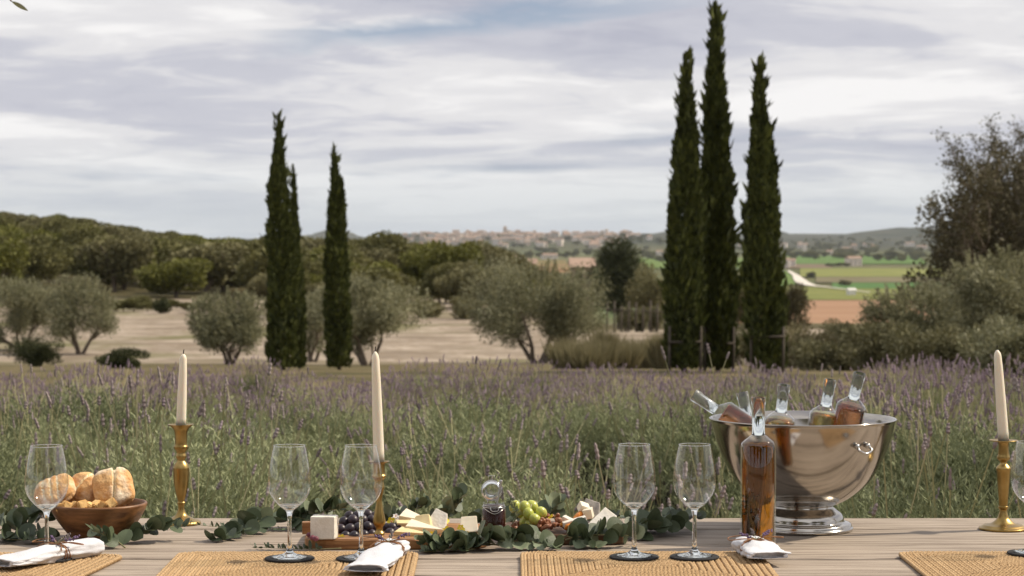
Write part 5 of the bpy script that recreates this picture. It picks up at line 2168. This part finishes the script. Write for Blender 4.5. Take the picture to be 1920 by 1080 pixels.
nutm = loaf_mesh(.0062, .0044, .0040, 61, crease=False)
rgn = random.Random(12)
for i in range(70):
    px = rgn.uniform(962, 1066)
    base = bz(px, rgn.uniform(994, 1012))
    hgt = max(0, .026 * (1 - ((px - 1040) / 45) ** 2)) if px > 1000 else .006
    z = BZ + .004 + rgn.random() * hgt
    d = rgn.uniform(3.35, 3.41)
    p = Vector(((px - 960) / F0 * d, d * KF, z))
    place('glazed_nut', nutm, m_nut, p, (rgn.uniform(0, 6), rgn.uniform(0, 6), rgn.uniform(0, 6)), 'red brown glazed nut in the pile beside the green grapes', 'nut', 'pile of glazed nuts')

# jam jar
m_jarglass = thin_glass('jar glass', 1.5, .7, edge=.5, power=3.5)
jp = bz(926, 1000)
jar = empty('jam_jar', (jp.x, jp.y, BZ), R(4), 'open clip top jar of dark jam with a spoon leaning in it', 'jar')
mg = MB().lathe([(0, 0), (.020, 0), (.0235, .002), (.0238, .006), (.0238, .046), (.0215, .052), (.0198, .055), (.0205, .061), (.0185, .062), (.0178, .055), (.0205, .049), (.0222, .045), (.0222, .004), (0, .003)], 8)
o8 = mg.mesh('glass', True)
link('glass', MB().lathe([(0, 0), (.020, 0), (.0235, .002), (.0238, .006), (.0238, .046), (.0215, .052), (.0198, .055), (.0212, .057), (.0212, .061), (.019, .062)], 40).mesh('glass'), m_jarglass, jar)
link('jam', MB().lathe([(0, .003), (.021, .003), (.0228, .006), (.0228, .0455), (.0207, .0525), (.0188, .0555), (0, .0560)], 40).mesh('jam'), m_jam, jar)
wr = MB()
for z, rr in ((.0555, .0212), (.0525, .0225)):
    wr.tube([(rr * cos(2 * pi * i / 32), rr * sin(2 * pi * i / 32), z) for i in range(33)], .0009, 6, caps=False)
wr.tube(catmull([(-.0225, -.004, .053), (-.012, -.0225, .046), (0, -.0245, .041), (.012, -.0225, .046), (.0225, -.004, .053)], 20), .0009, 6)
wr.tube(catmull([(-.008, -.022, .054), (-.006, -.0255, .047), (.006, -.0255, .047), (.008, -.022, .054)], 14), .0009, 6)
wr.build('wire_clip', m_steel_dark, jar)
lidm = Matrix.Translation((-.003, .022, .082)) @ Matrix.Rotation(R(78), 4, 'X')
lg = MB().lathe([(0, .0), (.011, .0), (.0125, .003), (.018, .004), (.0195, .001), (.0195, -.004), (.012, -.006), (.011, -.009), (0, -.009)], 36, mtx=lidm).build('lid', m_glass, jar)
lw = MB()
ringp = [lidm @ Vector((.0200 * cos(2 * pi * i / 36), .0200 * sin(2 * pi * i / 36), 0)) for i in range(37)]
lw.tube(ringp, .0011, 6, caps=False)
lw.tube([lidm @ Vector(q) for q in ((-.006, .019, 0), (-.006, .029, 0), (.006, .029, 0), (.006, .019, 0))], .0010, 6)
lw.tube([lidm @ Vector(q) for q in ((-.008, -.019, 0), (-.008, -.028, -.002))], .001, 6)
lw.tube([lidm @ Vector(q) for q in ((.008, -.019, 0), (.008, -.028, -.002))], .001, 6)
lw.build('lid_wire', m_steel_dark, lg)
sp = MB()
sp.tube(catmull([(.004, -.002, .046), (.010, .004, .075), (.013, .008, .098), (.0145, .010, .104)], 14), [.0016] * 6 + [.0018, .002, .0024, .0028, .0032, .0035, .0035, .003, .0015], 8)
o = sp.build('spoon', m_steel_dark, None, loc=(jp.x, jp.y, BZ))
tag(o, 'small steel spoon standing in the open jam jar', 'spoon')
# rosemary sprig
ro = empty('rosemary_sprig', bz(958, 995), 0, 'thin grey green rosemary sprig between the jar and green grapes', 'herb')
mb, ml = MB(), []
pp = catmull([(0, 0, .01), (.012, -.004, .03), (.004, .0, .05), (-.003, .004, .062)], 20)
mb.tube(pp, .0009, 5)
mb.build('stem', m_eucstem, ro)
rs = RS(5)
P = np.array([[*pp[rs.randint(2, 21)]] for i in range(120)])
U = unit(rand_unit(rs, 120) + np.array([0, 0, .5])) * .013
W = unit(np.cross(U, rand_unit(rs, 120))) * .0009
V, Q = leaf_cards(P, U, W)
link('needles', np_mesh('needles', V, Q), M('rosemary needles', (.10, .14, .07), (.25, .28, .18), island=.7, rough=.6), ro)

# ------------------------------------------------------------------ eucalyptus garland


def leaf_mesh(seed, wid, tip):
    rg = random.Random(seed)
    mb = MB()
    n = 14
    rings = (.0, .5, 1.0)
    # outline from base (0,0) to tip (1,0)
    outl = []
    for i in range(n):
        a = 2 * pi * i / n
        x = .5 - .5 * cos(a)
        y = sin(a) * wid * .5 * (1 - tip * (x - .4)) * (1 + .05 * rg.uniform(-1, 1))
        outl.append((x, y))
    curl = rg.uniform(.08, .3)
    fold = rg.uniform(.10, .35)

    def zz(x, y): return -curl * (x - .2) ** 2 * .6 + fold * abs(y) * .6
    c = (.48, 0)
    mb.v.append(Vector((c[0], c[1], zz(*c))))
    for k in (.55, 1.0):
        for (x, y) in outl:
            X, Y = c[0] + (x - c[0]) * k, c[1] + (y - c[1]) * k
            mb.v.append(Vector((X, Y, zz(X, Y))))
    for i in range(n):
        i2 = (i + 1) % n
        mb.f.append((0, 1 + i, 1 + i2))
        mb.f.append((1 + i, 1 + n + i, 1 + n + i2, 1 + i2))
    return mb.mesh('leaf')


LM = [leaf_mesh(i, w, t) for i, (w, t) in enumerate(((.98, .15), (.9, .3), (1.05, .1), (.8, .4), (.92, .2)))]
LMP = []
for me in LM:
    c_ = me.copy()
    LMP.append(c_)
LMN = [leaf_mesh(20 + i, .42, .3) for i in range(2)]
EG = 'eucalyptus sprigs of the table garland'
nleaf = 0


def sprig(label, cps, n, size, seed, pale=.12, narrow=False, upright=.35, start=.1, stem_r=.0013):
    """cps: list of (px, py, depth) points for the stem"""
    global nleaf
    n, size = int(n * 1.6), size * 1.12
    rg = random.Random(seed)
    P = [pt(*c) for c in cps]
    for p in P: p.z = max(p.z, T + .003)
    root = P[0].copy()
    root.z = T + .001
    o = empty('eucalyptus_sprig', root, 0, label, 'eucalyptus', EG)
    cv = catmull([p - root for p in P], 40)
    for q in cv: q.z = max(q.z, .0025)
    MB().tube(cv, [stem_r * (1.25 - .7 * i / 40) for i in range(41)], 6).build('stem', m_eucstem, o)
    for i in range(n):
        t = start + (1 - start) * (i + .5) / n
        idx = min(39, int(t * 40))
        p = cv[idx]
        tg = (cv[min(40, idx + 1)] - cv[max(0, idx - 1)]).normalized()
        side = tg.cross(Vector((0, 0, 1)))
        if side.length < .1: side = Vector((1, 0, 0))
        side.normalize()
        side.rotate(Quaternion(tg, rg.uniform(-.9, .9) + (pi if i % 2 else 0)))
        d = (side * 1.0 + tg * rg.uniform(.15, .7) + Vector((0, 0, upright * rg.uniform(.2, 1.6)))).normalized()
        L = size * rg.uniform(.75, 1.25) * (1 - .35 * t)
        if p.z + d.z * L < .003: d.z = (.004 - p.z) / L
        d.normalize()
        nrm = Vector((rg.gauss(0, .6), rg.gauss(-.6, .5), rg.gauss(.5, .5)))
        yv = nrm.cross(d)
        if yv.length < .1: yv = d.orthogonal()
        yv.normalize()
        zv = d.cross(yv)
        # keep the broad sides of the leaf above the table
        half = .5 * L * (.42 if narrow else 1)
        mid = p.z + d.z * L * .5
        lowz = mid - abs(yv.z) * half
        lift = max(0, .002 - lowz)
        mt = Matrix((d, yv, zv)).transposed().to_4x4()
        mt = Matrix.Translation(p + Vector((0, 0, lift))) @ mt @ Matrix.Scale(L, 4)
        if narrow:
            link('leaf', LMN[rg.randrange(2)], m_euc, o, mtx=mt)
        elif rg.random() < pale:
            link('leaf', LMP[rg.randrange(5)], m_euc_pale, o, mtx=mt)
        else:
            link('leaf', LM[rg.randrange(5)], m_euc, o, mtx=mt)
        nleaf += 1
    return o


# left end
sprig('dark eucalyptus sprig behind the wine glass by the bread bowl', [(-30, 1005, 3.42), (25, 985, 3.42), (70, 965, 3.43), (90, 962, 3.45)], 14, .036, 1)
sprig('round leaved eucalyptus sprig beside the bread bowl on the bare table', [(-20, 1008, 3.38), (25, 1012, 3.37), (70, 1010, 3.36), (95, 1000, 3.40)], 12, .034, 2)
sprig('eucalyptus sprig in front of the bread bowl', [(235, 1030, 3.29), (215, 1012, 3.30), (190, 1000, 3.29), (172, 995, 3.28)], 7, .034, 3, upright=.6)
sprig('eucalyptus sprig at the foot of the flared candlestick', [(225, 1018, 3.35), (265, 1000, 3.36), (300, 990, 3.37), (345, 985, 3.40)], 16, .033, 4, pale=.2, upright=.5)
sprig('eucalyptus sprig drooping on the bare planks beside the small leaved one', [(510, 965, 3.52), (470, 985, 3.46), (440, 1000, 3.41), (400, 1018, 3.37)], 18, .036, 5, upright=.3)
sprig('small leaved eucalyptus sprig lying at the end of the wooden board', [(640, 1028, 3.27), (580, 1030, 3.275), (520, 1028, 3.28), (472, 1026, 3.29)], 18, .016, 6, narrow=True, upright=.8, stem_r=.0008, start=.2)
sprig('thin small leaved eucalyptus twig at the back plank edge', [(560, 992, 3.50), (500, 995, 3.50), (430, 990, 3.50), (352, 982, 3.53)], 22, .016, 7, narrow=True, upright=.8, stem_r=.0008)
sprig('eucalyptus sprig behind the white cheese block', [(540, 975, 3.54), (575, 965, 3.53), (610, 958, 3.51), (655, 950, 3.50)], 16, .037, 8, pale=.2, upright=.7)
sprig('eucalyptus sprig tangled behind the wine glass by the white cheese block', [(500, 985, 3.52), (545, 970, 3.53), (580, 975, 3.50), (640, 985, 3.47)], 12, .032, 9)
sprig('eucalyptus sprig behind the short candlestick', [(700, 980, 3.50), (740, 965, 3.50), (775, 955, 3.50), (800, 945, 3.50)], 12, .033, 10, pale=.25, upright=.6)
sprig('eucalyptus sprig rising behind the pale cheeses', [(795, 985, 3.50), (830, 968, 3.50), (855, 950, 3.50), (868, 928, 3.50)], 13, .036, 11, pale=.25, upright=.7)
sprig('eucalyptus sprig at the board edge below the cheese slices', [(935, 1022, 3.30), (880, 1018, 3.27), (830, 1015, 3.26), (785, 1018, 3.265)], 22, .032, 12, pale=.10, upright=.45)
sprig('eucalyptus sprig lying flat on the planks below the cheese slices', [(890, 1030, 3.27), (850, 1030, 3.255), (815, 1033, 3.25), (795, 1035, 3.245)], 12, .028, 13, upright=.2)
sprig('eucalyptus sprig in front of the jam jar', [(885, 1008, 3.28), (920, 1010, 3.28), (950, 1012, 3.285), (985, 1018, 3.28)], 14, .032, 14, pale=.3, upright=.9)
sprig('eucalyptus sprig trailing below the green grapes', [(945, 1003, 3.30), (985, 1012, 3.29), (1020, 1022, 3.28), (1045, 1030, 3.27)], 12, .034, 15, pale=.45, upright=.9)
sprig('eucalyptus sprig trailing below the glazed nuts', [(1050, 1003, 3.32), (1080, 1010, 3.31), (1105, 1020, 3.30), (1122, 1028, 3.28)], 9, .032, 16, pale=.3, upright=.4)
sprig('eucalyptus sprig standing up behind the glazed nuts', [(1005, 985, 3.45), (1025, 968, 3.45), (1040, 952, 3.44), (1052, 940, 3.44)], 6, .036, 17, pale=.6, upright=.7)
sprig('eucalyptus sprig below the large pale cheese wedge', [(1060, 1012, 3.32), (1110, 1003, 3.31), (1150, 1003, 3.31), (1200, 1005, 3.32)], 14, .037, 18, upright=.6)
sprig('dark eucalyptus sprig seen through the stem of the wine glass', [(1170, 1005, 3.40), (1205, 992, 3.41), (1240, 985, 3.43), (1290, 975, 3.46)], 18, .040, 19, pale=.05, upright=.5)
sprig('dark eucalyptus sprig ending the garland beside the steel bowl', [(1190, 998, 3.47), (1230, 980, 3.48), (1270, 970, 3.50), (1310, 968, 3.52)], 16, .036, 20, pale=.05, upright=.5)
sprig('eucalyptus sprig lying behind the jam jar', [(875, 985, 3.52), (915, 975, 3.52), (960, 972, 3.52), (1000, 968, 3.52)], 12, .033, 21, upright=.5)
sprig('eucalyptus sprig behind the leaning pale cheese wedge', [(1060, 985, 3.53), (1100, 978, 3.54), (1150, 972, 3.54), (1185, 972, 3.54)], 12, .033, 22, upright=.5)
print('eucalyptus leaves', nleaf)

# ------------------------------------------------------------------ air
hz_me = MB().box(-17800, 17800, -17800, 17800, -60, 130).mesh('haze', False)
m_haze = bpy.data.materials.new('haze')
m_haze.use_nodes = True
_N, _L = m_haze.node_tree.nodes, m_haze.node_tree.links
_N.remove(_N['Principled BSDF'])
_v = _N.new('ShaderNodeVolumePrincipled')
_v.inputs['Color'].default_value = (.80, .88, 1.0, 1)
_v.inputs['Density'].default_value = 3.0e-5
_L.new(_v.outputs[0], _N['Material Output'].inputs['Volume'])
hz = link('haze', hz_me, m_haze)
tag(hz, kind='stuff')
